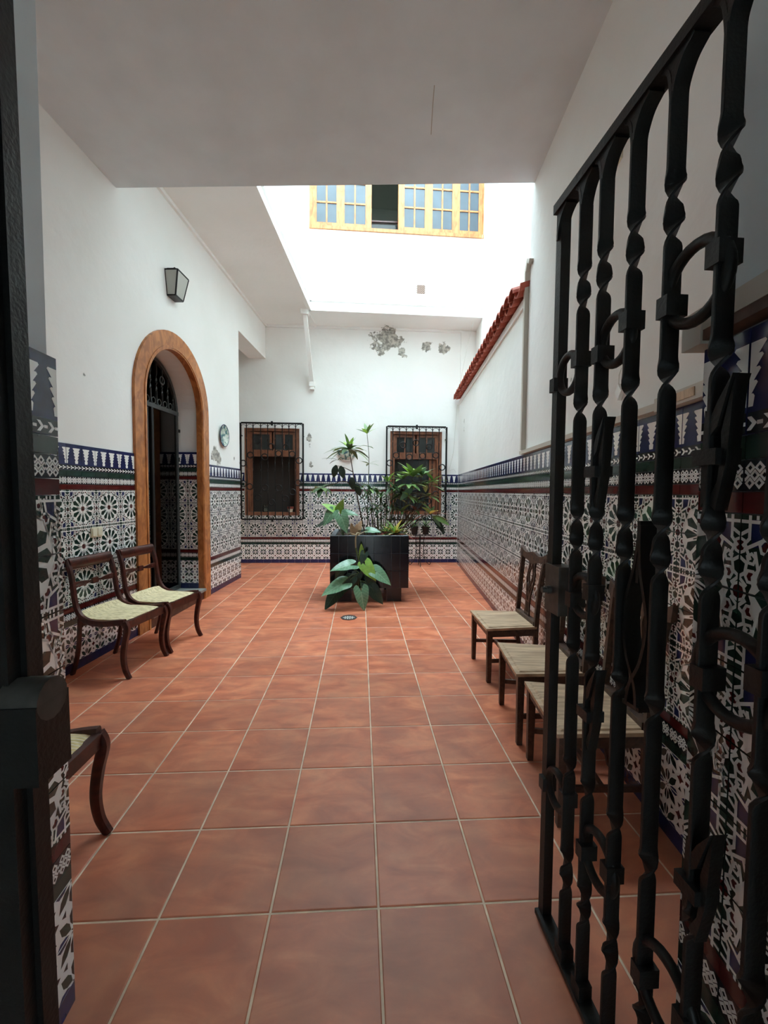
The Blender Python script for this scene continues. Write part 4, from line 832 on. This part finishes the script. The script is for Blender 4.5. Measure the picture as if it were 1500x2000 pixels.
# ------------------------------------------------------------------ pierced-splat chairs on the right
def splat_chair():
    t = thing('splat_chair', '', 'chair'); HW, HB, D = .255, .22, .42
    for sy in (-1, 1):
        q = MB(); y = sy*(HW-.02); q.hexa([(D/2-.036, y-.016, 0), (D/2-.004, y-.016, 0), (D/2-.004, y+.016, 0), (D/2-.036, y+.016, 0), (D/2-.042, y-.02, .42), (D/2, y-.02, .42), (D/2, y+.02, .42), (D/2-.042, y+.02, .42)], 'chair_oak'); link('leg', q, t)
        y = sy*(HB-.015); q = MB(); q.sweep(spline([(-D/2-.035, y, 0), (-D/2+.01, y, .22), (-D/2+.012, y, .43), (-D/2+.0, y, .62), (-D/2-.022, y*1.06, .84), (-D/2-.042, y*1.14, .995)], 6), (.028, .034), 'chair_oak', ref=(0, 1, 0)); link('back_post', q, t)
        q = MB(); q.sweep([(-D/2+.0, sy*(HB-.018), .17), (D/2-.02, sy*(HW-.022), .17)], (.016, .028), 'chair_oak', ref=(0, 1, 0)); link('stretcher', q, t)
        q = MB(); q.sweep([(-D/2+.01, sy*(HB-.014), .395), (D/2-.02, sy*(HW-.018), .395)], (.022, .055), 'chair_oak', ref=(0, 1, 0)); link('seat_rail', q, t)
    link('stretcher', MB().box(-.012, .012, -HB, HB, .158, .184, 'chair_oak'), t)
    link('seat_rail', MB().box(D/2-.036, D/2-.008, -HW+.03, HW-.03, .368, .423, 'chair_oak'), t); link('seat_rail', MB().box(-D/2, -D/2+.026, -HB+.02, HB-.02, .37, .423, 'chair_oak'), t)
    q = MB(); q.hexa([(-D/2+.01, -HB, .422), (D/2+.012, -HW-.006, .422), (D/2+.012, HW+.006, .422), (-D/2+.01, HB, .422), (-D/2+.01, -HB, .440), (D/2+.012, -HW-.006, .440), (D/2+.012, HW+.006, .440), (-D/2+.01, HB, .440)], 'seat_board')
    q.hexa([(-D/2+.03, -HB+.02, .44), (D/2-.012, -HW+.018, .44), (D/2-.012, HW-.018, .44), (-D/2+.03, HB-.02, .44), (-D/2+.034, -HB+.026, .447), (D/2-.020, -HW+.026, .447), (D/2-.020, HW-.026, .447), (-D/2+.034, HB-.026, .447)], 'seat_board'); link('seat', q, t)
    bx = lambda z: -D/2-.0-(z-.62)*.11 if z > .62 else -D/2+.012-(z-.43)*.06
    fb = lambda y, z, d: (bx(z)+d, y, z)
    q = MB(); N_ = 16
    def crest(u): v_ = abs(u); return (.972+.022*cos(u*pi*1.0)**2+.024*v_**6, .932+.030*v_**2-.022*max(0, 1-v_*3.2))
    for i in range(N_):
        u0, u1 = -1+2*i/N_, -1+2*(i+1)/N_; a0, b0 = crest(u0); a1, b1 = crest(u1); y0, y1 = u0*.278, u1*.278
        if abs(u0) > .8 or abs(u1) > .8: b0 += .0
        q.prism([(y0, b0), (y1, b1), (y1, a1+.02), (y0, a0+.02)], fb, -.014, .014, 'chair_oak')
    smooth_by_angle(link('crest_rail', q, t), 25)
    link('shoe', MB().box(-D/2-.01, -D/2+.035, -HB+.02, HB-.02, .44, .475, 'chair_oak'), t)
    q = MB()       # pierced vase splat: interlaced ribs
    def rib(pts, w=.014): q.sweep([fb(y, z, 0) for y, z in [(p.x, p.y) for p in spline([(a, c, 0) for a, c in pts], 6)]], (.012, w), 'chair_oak', ref=(1, 0, 0))
    for sg in (-1, 1):
        rib([(sg*.045, .475), (sg*.036, .57), (sg*.040, .65), (sg*.065, .74), (sg*.072, .82), (sg*.055, .89), (sg*.062, .935)], .016)
        rib([(sg*.016, .475), (sg*.012, .58), (sg*.015, .67), (-sg*.022, .76), (-sg*.042, .83), (-sg*.012, .885), (sg*.028, .935)], .013)
        rib([(sg*.036, .60), (sg*.006, .66), (sg*.034, .72), (sg*.068, .74)], .011)
    rib([(-.045, .485), (0, .492), (.045, .485)], .02); rib([(-.038, .60), (0, .592), (.038, .60)], .014)
    smooth_by_angle(link('splat', q, t), 40); return t
GR_ = 'wooden side chairs along the right wall'
c2 = splat_chair(); place(c2, (1.15, 1.99, 0), radians(179), 'wooden chair with pierced back, farthest of the three along the right wall', GR_)
dup(c2, (1.105, 1.16, 0), radians(173.5), 'wooden chair with pale seat, middle of the three along the right wall')
dup(c2, (1.058, .548, 0), radians(173.5), 'wooden chair with pale seat behind the gate bars, nearest of the three on the right')
# ------------------------------------------------------------------ tiled planter on short legs
PX0, PX1, PY0, PY1, PZ0, PZ1 = -.478, .588, 4.15, 5.2, .20, .915; th = .008
pl = thing('tiled_planter', 'square planter clad in glossy near-black tiles standing on short legs mid patio', 'planter', ((PX0+PX1)/2, (PY0+PY1)/2, 0))
ox, oy = (PX0+PX1)/2, (PY0+PY1)/2; hx, hy = (PX1-PX0)/2-th, (PY1-PY0)/2-th
q = MB(); w_ = .06
q.box(-hx, hx, -hy, hy, PZ0, PZ0+.06, 'joint_grey'); q.box(-hx, hx, -hy, -hy+w_, PZ0+.06, PZ1, 'joint_grey'); q.box(-hx, hx, hy-w_, hy, PZ0+.06, PZ1, 'joint_grey'); q.box(-hx, -hx+w_, -hy+w_, hy-w_, PZ0+.06, PZ1, 'joint_grey'); q.box(hx-w_, hx, -hy+w_, hy-w_, PZ0+.06, PZ1, 'joint_grey'); link('planter_body', q, pl)
link('soil', MB().box(-hx+w_, hx-w_, -hy+w_, hy-w_, PZ0+.06, PZ1-.04, 'soil'), pl)
for sx in (-1, 1):
    for sy in (-1, 1): link('leg', MB().box(sx*.345-.10, sx*.345+.10, sy*.34-.10, sy*.34+.10, 0, PZ0, 'glaze_black'), pl)
nc = 9; cw = 2*(hx+th)/nc; rh = (PZ1-PZ0)/3; g = .0028
tm = MB(); tm.hexa([(g, -.001, g), (cw-g, -.001, g), (cw-g, 0, g), (g, 0, g), (g, -.001, rh-g), (cw-g, -.001, rh-g), (cw-g, 0, rh-g), (g, 0, rh-g)], 'glaze_black')
tm = MB(); tm.box(g, cw-g, -th, 0, g, rh-g, 'glaze_black'); tme = tm.mesh('planter_tile'); cw2 = 2*(hy+th)/nc
tm2 = MB(); tm2.box(g, cw2-g, -th, 0, g, rh-g, 'glaze_black'); tme2 = tm2.mesh('planter_tile')
for r_ in range(3):
    for k in range(nc):
        z = PZ0+r_*rh; rv = lambda: random.uniform(-.004, .004)
        for (me, px, py, a) in ((tme, -hx-th+k*cw, -hy, 0), (tme2, hx, -hy-th+k*cw2, pi/2), (tme, hx+th-k*cw, hy, pi), (tme2, -hx, hy+th-k*cw2, -pi/2)):
            o = link('tile', me, pl, (px, py, z)); o.rotation_euler = (rv(), 0, a+rv()*.4)
# drain in the floor before it
mat('drain_light', (196, 192, 184), .4)
t = thing('floor_drain', 'small octagonal metal drain cover in the floor before the planter', 'drain', (-.205, 3.49, 0))
link('drain_frame', MB().lathe([(.075, .001), (.10, .001), (.10, .006), (.075, .006), (.075, .001)], 'vent_dark', 8), t); link('drain_pit', MB().lathe([(0, .0012), (.08, .0012)], 'drain_light', 8), t)
q = MB()
for k in range(-2, 3): q.box(k*.028-.0045, k*.028+.0045, -.062, .062, .002, .005, 'vent_dark')
q.box(-.07, .07, -.012, .012, .002, .0065, 'drain_light'); link('drain_grate', q, t)
# ------------------------------------------------------------------ wrought-iron plant stand with two pots
t = thing('plant_stand', 'small black wrought iron plant stand with scrolled feet behind the planter', 'stand', (1.145, 6.95, 0))
q = MB()
for y in (-.12, .12): q.tube([(-.21, y, .635), (.21, y, .635)], .006, 'iron', 6, ref=(0, 0, 1))
for x in (-.21, -.1, .0, .1, .21): q.tube([(x, -.12, .635), (x, .12, .635)], .005, 'iron', 6, ref=(0, 0, 1))
link('shelf', q, t)
for x in (-.17, .17):
    q = MB(); q.tube(spline([(x*.5, 0, .63), (x*.45, 0, .3), (x*.7, 0, .12), (x*1.15, 0, .03), (x*1.3, 0, .07), (x*1.18, 0, .10), (x*1.05, 0, .075)], 6), .007, 'iron', 6); link('leg', q, t)
for y in (-.12, .12): link('leg', MB().tube(spline([(0, y*.4, .63), (0, y*.4, .3), (0, y*.9, .1), (0, y*1.2, .008)], 6), .007, 'iron', 6, ref=(1, 0, 0)), t)
q = MB(); q.ring((-.05, -.02, .45), .05, .005, 'iron', n=14, k=5); q.ring((.05, -.02, .45), .05, .005, 'iron', n=14, k=5); q.ring((0, -.02, .22), .06, .005, 'iron', n=14, k=5); link('scroll', q, t)

def lance_mesh(name, wr_, mt, droop=.35, n=7, fold=.12):
    q = MB(); L_ = []
    for i in range(n+1):
        u = i/n; w = wr_*sin(pi*min(1, u*.93+.04))**.8*(1-.25*u); z = -droop*u*u; x = u*(1-.18*droop*u)
        L_.append([(x, -w, z+fold*w), (x, 0, z), (x, w, z+fold*w)])
    for i in range(n):
        for j in range(2): q.poly([L_[i][j], L_[i+1][j], L_[i+1][j+1], L_[i][j+1]], mt)
    me = q.mesh(name, True); bm = bmesh.new(); bm.from_mesh(me); bmesh.ops.remove_doubles(bm, verts=bm.verts, dist=1e-5); bm.to_mesh(me); bm.free(); return me
def heart_mesh(name, mt, n=14):
    """arrow-shaped philodendron leaf, petiole at origin, tip at x=1, two rounded lobes behind"""
    hw = [(-.36, .17, .24), (-.31, .13, .32), (-.22, .08, .37), (-.10, .035, .385), (0, .0, .38), (.12, .0, .355), (.3, .0, .33), (.48, .0, .27), (.65, .0, .19), (.82, .0, .10), (.93, .0, .035), (1.0, .0, .002)]
    q = MB(); rows = []
    for x, a, w in hw:
        z = -.16*max(0, x)**2-.1*max(0, -x); rows.append([(x, s_*v_, z+.30*v_*(1-.4*v_)-.35*v_*v_+.012*sin(9*x+3*v_)) for s_, v_ in ((-1, w), (-1, (a+w)/2), (-1, a), (1, a), (1, (a+w)/2), (1, w))])
    for i in range(len(rows)-1):
        for j in (0, 1, 3, 4): q.poly([rows[i][j], rows[i+1][j], rows[i+1][j+1], rows[i][j+1]], mt)
    me = q.mesh(name, True); bm = bmesh.new(); bm.from_mesh(me); bmesh.ops.remove_doubles(bm, verts=bm.verts, dist=1e-5)
    bm.to_mesh(me); bm.free(); return me
LM = {}
def lm(kind, wr_, mt, droop=.35):
    k = (kind, wr_, mt, droop)
    if k not in LM: LM[k] = heart_mesh('leaf', mt) if kind == 'h' else lance_mesh('leaf', wr_, mt, droop)
    return LM[k]
def put_leaf(parent, me, base, d, up, L_, name='leaf', sw=1):
    d = Vector(d).normalized(); up = Vector(up); y = up.cross(d)
    if y.length < 1e-3: y = Vector((1, 0, 0)).cross(d)
    y.normalize(); z = d.cross(y); M = Matrix((d, y, z)).transposed()
    o = link(name, me, parent); o.rotation_euler = M.to_euler(); b_ = Vector(base)-Vector(parent.location); o.location = b_; o.scale = (L_, L_*sw, L_); return o
def whorl(parent, c, n, L_, me, elev=(10, 55), spread=0, up=(0, 0, 1), sw=1, az0=None):
    a0 = random.uniform(0, 6.28) if az0 is None else az0
    for i in range(n):
        a = a0+i*2.399; e_ = radians(random.uniform(*elev)); d = (cos(a)*cos(e_), sin(a)*cos(e_), sin(e_)); m_ = random.choice(me)
        put_leaf(parent, m_, Vector(c)+Vector((0, 0, random.uniform(-spread, spread))), d, up, L_*random.uniform(.75, 1.12), sw=sw)
def stem(parent, pts, r, mt='stem_brown', name='stem', taper=.5):
    c = Vector(parent.location); P = spline([Vector(p)-c for p in pts], 6); link(name, MB().tube(P, r, mt, 6, sc=[1-(1-taper)*i/(len(P)-1) for i in range(len(P))]), parent)
zs = PZ1-.05
# tall thin-stemmed plant with drooping whorls
t = thing('tall_houseplant', 'tall thin-stemmed plant with whorls of drooping leaves, highest in the planter', 'plant', (.03, 4.7, zs))
stem(t, [(.03, 4.7, zs), (.04, 4.7, 1.5), (.05, 4.7, 2.0), (.02, 4.7, 2.36)], .008, 'stem_green')
whorl(t, (.02, 4.7, 2.36), 9, .19, [lm('l', .17, 'leaf_mid', .2), lm('l', .17, 'leaf_bright', .2)], (15, 70))
whorl(t, (.05, 4.7, 2.17), 4, .15, [lm('l', .14, 'leaf_mid', .2)], (5, 40)); whorl(t, (.045, 4.7, 1.92), 5, .21, [lm('l', .12, 'leaf_mid', .2)], (0, 30))
t = thing('houseplant', 'leaning branched plant with a big dark drooping whorl on the planter left', 'plant', (-.05, 4.65, zs))
stem(t, [(.0, 4.65, zs), (-.08, 4.65, 1.25), (-.15, 4.65, 1.6), (-.20, 4.66, 1.9), (-.24, 4.68, 2.11)], .012)
stem(t, [(-.13, 4.65, 1.55), (-.30, 4.62, 1.66), (-.45, 4.6, 1.62), (-.62, 4.6, 1.56)], .008); stem(t, [(-.19, 4.65, 1.8), (-.32, 4.6, 1.86), (-.42, 4.58, 1.88)], .007); stem(t, [(-.16, 4.65, 1.66), (-.02, 4.6, 1.56), (.08, 4.6, 1.36)], .007)
whorl(t, (-.24, 4.68, 2.12), 15, .36, [lm('l', .14, 'leaf_dark', .45), lm('l', .15, 'leaf_mid', .4)], (-8, 32)); whorl(t, (-.24, 4.68, 2.14), 8, .22, [lm('l', .12, 'leaf_bright', .2), lm('l', .12, 'leaf_mid', .2)], (35, 75))
whorl(t, (-.63, 4.6, 1.56), 14, .22, [lm('l', .24, 'leaf_dark', .4), lm('l', .24, 'leaf_mid', .4)], (-40, 45))
for c_, d_ in (((-.42, 4.58, 1.89), (-.25, 0, -1)), ((-.36, 4.58, 1.88), (.25, -.1, -1)), ((-.2, 4.6, 1.72), (.1, 0, -1)), ((-.14, 4.6, 1.62), (.4, 0, -1))): put_leaf(t, lm('l', .30, 'leaf_deep', .2), c_, d_, (0, -1, .2), .19)
whorl(t, (-.40, 4.58, 1.96), 7, .26, [lm('l', .07, 'leaf_dark', .3)], (-5, 25))
# thin multi-stemmed bamboo-like plant
t = thing('cane_plant', 'clump of thin upright canes with narrow bluish leaves in the planter middle', 'plant', (.24, 4.8, zs))
for k in range(16):
    bx_, tx = k*.018+.12+random.uniform(-.02, .02), -.02+.037*k+random.uniform(-.05, .05); zt2 = random.uniform(1.25, 1.62); y_ = 4.75+random.uniform(-.1, .12)
    stem(t, [(bx_, y_, zs), ((bx_+tx)/2, y_, (zs+zt2)/2), (tx, y_-.03, zt2)], .008, random.choice(['stem_green', 'stem_brown'])); whorl(t, (tx, y_-.03, zt2), 7, .17, [lm('l', .15, 'leaf_blue', .35), lm('l', .14, 'leaf_dark', .4), lm('l', .14, 'leaf_mid', .4)], (-25, 60)); whorl(t, ((bx_*.4+tx*.6), y_-.02, zs+(zt2-zs)*.62), 5, .15, [lm('l', .10, 'leaf_dark', .4), lm('l', .1, 'leaf_blue', .4)], (-25, 50))
# broad shrub in front of the right grille
t = thing('shrub', 'wide bright green shrub with long glossy leaves on the right of the planter', 'plant', (.5, 4.85, zs))
crowns = [((.55, 4.78, 1.70), 10, .26, 'leaf_mid', (0, 50)), ((1.02, 4.8, 1.68), 9, .26, 'leaf_mid', (0, 45)), ((.95, 4.8, 1.45), 9, .28, 'leaf_mid', (-10, 30)), ((.45, 4.8, 1.42), 9, .24, 'leaf_dark', (-10, 40)), ((.75, 4.78, 1.24), 10, .24, 'leaf_red', (-5, 40)), ((.55, 4.75, 1.22), 10, .22, 'leaf_mid', (-5, 45)), ((.72, 4.80, 1.74), 18, .31, 'leaf_bright', (5, 60)), ((.86, 4.85, 1.76), 13, .24, 'leaf_blue', (10, 60)), ((.33, 4.8, 1.66), 9, .19, 'leaf_bright', (0, 60)), ((.66, 4.74, 1.62), 17, .32, 'leaf_mid', (-8, 25)), ((.90, 4.8, 1.62), 10, .31, 'leaf_mid', (-8, 30)), ((.78, 4.75, 1.36), 12, .25, 'leaf_dark', (-10, 45)), ((.62, 4.78, 1.48), 9, .30, 'leaf_dark', (-10, 20))]
for c_, n, L_, mt_, el in crowns:
    stem(t, [(.48, 4.85, zs), (.52+(c_[0]-.5)*.5, 4.85, 1.15), c_], .010); whorl(t, c_, n, L_, [lm('l', .15, mt_, .25), lm('l', .15, 'leaf_mid', .3)], el)
put_leaf(t, lm('l', .22, 'leaf_blue', .15), (.70, 4.66, 1.58), (-.75, -.2, -.65), (0, -1, .8), .27)
# croton with yellow and red leaves, drooping over the right side
t = thing('croton', 'croton with yellow and reddish leaves leaning out right of the planter', 'plant', (.55, 4.6, zs))
stem(t, [(.52, 4.6, zs), (.75, 4.6, 1.08), (.95, 4.6, 1.18)], .010); stem(t, [(.52, 4.62, zs), (.66, 4.6, 1.25), (.62, 4.6, 1.5)], .008)
whorl(t, (.95, 4.6, 1.19), 8, .30, [lm('l', .16, 'leaf_yellow', .3), lm('l', .14, 'leaf_red', .3), lm('l', .15, 'leaf_mid', .3)], (-10, 50)); whorl(t, (.62, 4.6, 1.46), 7, .24, [lm('l', .12, 'leaf_red', .3), lm('l', .12, 'leaf_mid', .3)], (-20, 40))
for d_, L_, mt_ in (((.7, -.1, -.75), .34, 'leaf_deep'), ((.95, -.1, -.3), .3, 'leaf_mid'), ((.5, -.2, -.5), .2, 'leaf_blue')): put_leaf(t, lm('l', .17, mt_, .3), (.98, 4.58, 1.16), d_, (0, -1, .7), L_)
# bromeliads and dry growth on the soil
t = thing('bromeliad_clump', 'low spiky bromeliads with dry reddish base on the right of the planter rim', 'plant', (.4, 4.45, zs))
for c_, n, L_, mts, el, wr_ in (((.42, 4.42, zs+.04), 24, .26, ['leaf_yellow', 'leaf_mid', 'leaf_bright'], (15, 75), .09), ((.26, 4.42, zs+.02), 18, .20, ['leaf_red', 'leaf_dry'], (0, 55), .09), ((.38, 4.35, zs+.03), 22, .20, ['leaf_red', 'leaf_dry'], (-8, 40), .10), ((.53, 4.38, zs+.03), 18, .19, ['leaf_red', 'leaf_dry', 'leaf_mid'], (-5, 45), .09), ((.30, 4.5, zs+.06), 10, .24, ['leaf_mid', 'leaf_bright'], (25, 75), .06)):
    whorl(t, c_, n, L_, [lm('l', wr_, m_, .45) for m_ in mts], el)
t = thing('dried_leaf', 'curled dry tan leaf standing up left of the planter centre', 'leaf', (-.13, 4.35, zs))
for d_, L_ in (((.25, -.1, 1), .26), ((-.3, -.2, .8), .22), ((.0, -.3, .9), .2)): put_leaf(t, lm('l', .22, 'leaf_dry', .3), (-.14, 4.35, zs), d_, (-.3, -1, .1), L_, 'leaf_blade')
# arrow-leaved philodendron at the left of the rim
def petiole(t, a, b_, sag=.05, r=.005): m_ = (Vector(a)+Vector(b_))/2+Vector((0, 0, sag)); stem(t, [a, m_, b_], r, 'stem_green', 'petiole', .8)
t = thing('philodendron', 'large arrow-leaved philodendron spilling over the planter rim at upper left', 'plant', (-.30, 4.4, zs))
ph = [((-.46, 4.25, 1.22), (-.5, -.2, -.7), .31, 'leaf_blue', (-.1, -1, .8)), ((-.33, 4.2, 1.17), (.35, -.25, -.9), .34, 'leaf_blue', (0, -1, .6)), ((-.43, 4.3, 1.26), (-.6, -.1, .35), .27, 'leaf_bright', (0, -.8, 1)), ((-.28, 4.35, 1.22), (.9, -.1, -.1), .27, 'leaf_blue', (0, -.6, 1)), ((-.36, 4.28, 1.27), (.2, -.2, .5), .22, 'leaf_bright', (0, -1, .5)), ((-.5, 4.35, 1.1), (-1, -.2, -.35), .3, 'leaf_deep', (0, -.4, 1)), ((.05, 4.3, .98), (.9, -.2, -.05), .24, 'leaf_blue', (0, -.7, 1))]
for c_, d_, L_, mt_, up_ in ph: petiole(t, (-.30, 4.4, zs), c_, .04); put_leaf(t, lm('h', 0, mt_.replace('leaf', 'heart')), c_, d_, up_, L_*.72)
# second one hanging down the front on a pale aerial root
t = thing('philodendron', 'philodendron hanging down the planter front with big heart-shaped leaves near the floor', 'plant', (-.13, 4.05, .915))
stem(t, [(-.08, 4.3, .93), (-.12, 4.13, .95), (-.135, 4.10, .86), (-.13, 4.09, .74)], .012, 'root_pale', 'aerial_root', .8); stem(t, [(-.13, 4.09, .76), (-.09, 4.08, .60), (-.06, 4.06, .45), (-.09, 4.04, .28), (-.08, 4.02, .12)], .013, 'stem_green', 'stem', .7)
for p_, e_ in (((-.10, 4.09, .93), (.05, 4.3, .96)), ((-.12, 4.09, .93), (-.3, 4.28, .93))): stem(t, [p_, ((Vector(p_)+Vector(e_))/2+Vector((0, 0, .02))), e_], .006, 'root_pale', 'aerial_root')
hang = [((-.02, 3.92, .70), (-.2, -.2, -.6), .2, 'leaf_deep', (0, -1, .4)), ((.02, 3.98, .30), (.7, -.2, -.5), .3, 'leaf_deep', (0, -.8, .6)), ((-.2, 3.95, .36), (-.5, -.2, -.8), .3, 'leaf_deep', (0, -1, .5)), ((-.20, 3.92, .56), (-.95, -.35, -.12), .38, 'leaf_blue', (0, -.6, 1)), ((.0, 3.95, .55), (.55, -.3, -.75), .34, 'leaf_bright', (0, -1, .6)), ((.14, 3.95, .46), (.8, -.2, -.6), .36, 'leaf_blue', (0, -.8, .8)), ((-.30, 3.85, .33), (-.85, -.3, -.35), .42, 'leaf_blue', (0, -.7, 1)),
        ((-.055, 3.80, .24), (.15, -.25, -.95), .35, 'leaf_blue', (0, -1, .35)), ((-.38, 3.88, .20), (-.6, -.25, -.75), .36, 'leaf_deep', (-.2, -.8, .6)), ((.10, 3.95, .22), (.45, -.1, -.6), .32, 'leaf_deep', (0, -1, .5)), ((.06, 4.0, .42), (.3, -.1, -1), .30, 'leaf_deep', (.2, -1, .3)), ((-.30, 4.0, .50), (-.7, .0, -.9), .26, 'leaf_deep', (0, -1, .5)), ((-.12, 4.0, .40), (-.3, .0, -1), .26, 'leaf_deep', (0, -1, .3))]
for c_, d_, L_, mt_, up_ in hang: petiole(t, (-.07, 4.05, max(.15, c_[2]+random.uniform(-.1, .12))), c_, .04, .0055); put_leaf(t, lm('h', 0, mt_.replace('leaf', 'heart')), c_, d_, up_, L_*.72)
put_leaf(t, lm('l', .17, 'leaf_bright', .0), (-.045, 4.0, .58), (-.05, -.05, 1), (0, -1, 0), .25, 'new_leaf')
# two small pots of grassy plants on the stand
for x, lab in ((1.03, 'small black pot of dark grassy leaves, left one on the iron stand'), (1.26, 'small black pot of dark grassy leaves, right one on the iron stand')):
    t = thing('potted_plant', lab, 'plant', (x, 6.95, .641), group='pots on the iron plant stand'); smooth_by_angle(link('pot', MB().lathe([(0, 0), (.055, 0), (.078, .15), (.084, .15), (.084, .17), (.07, .17), (.065, .14), (0, .14)], 'pot_black', 18), t)); whorl(t, (x, 6.95, .641+.14), 22, .26, [lm('l', .05, 'leaf_deep', .5), lm('l', .05, 'leaf_mid', .5), lm('l', .05, 'leaf_dark', .5)], (30, 85))
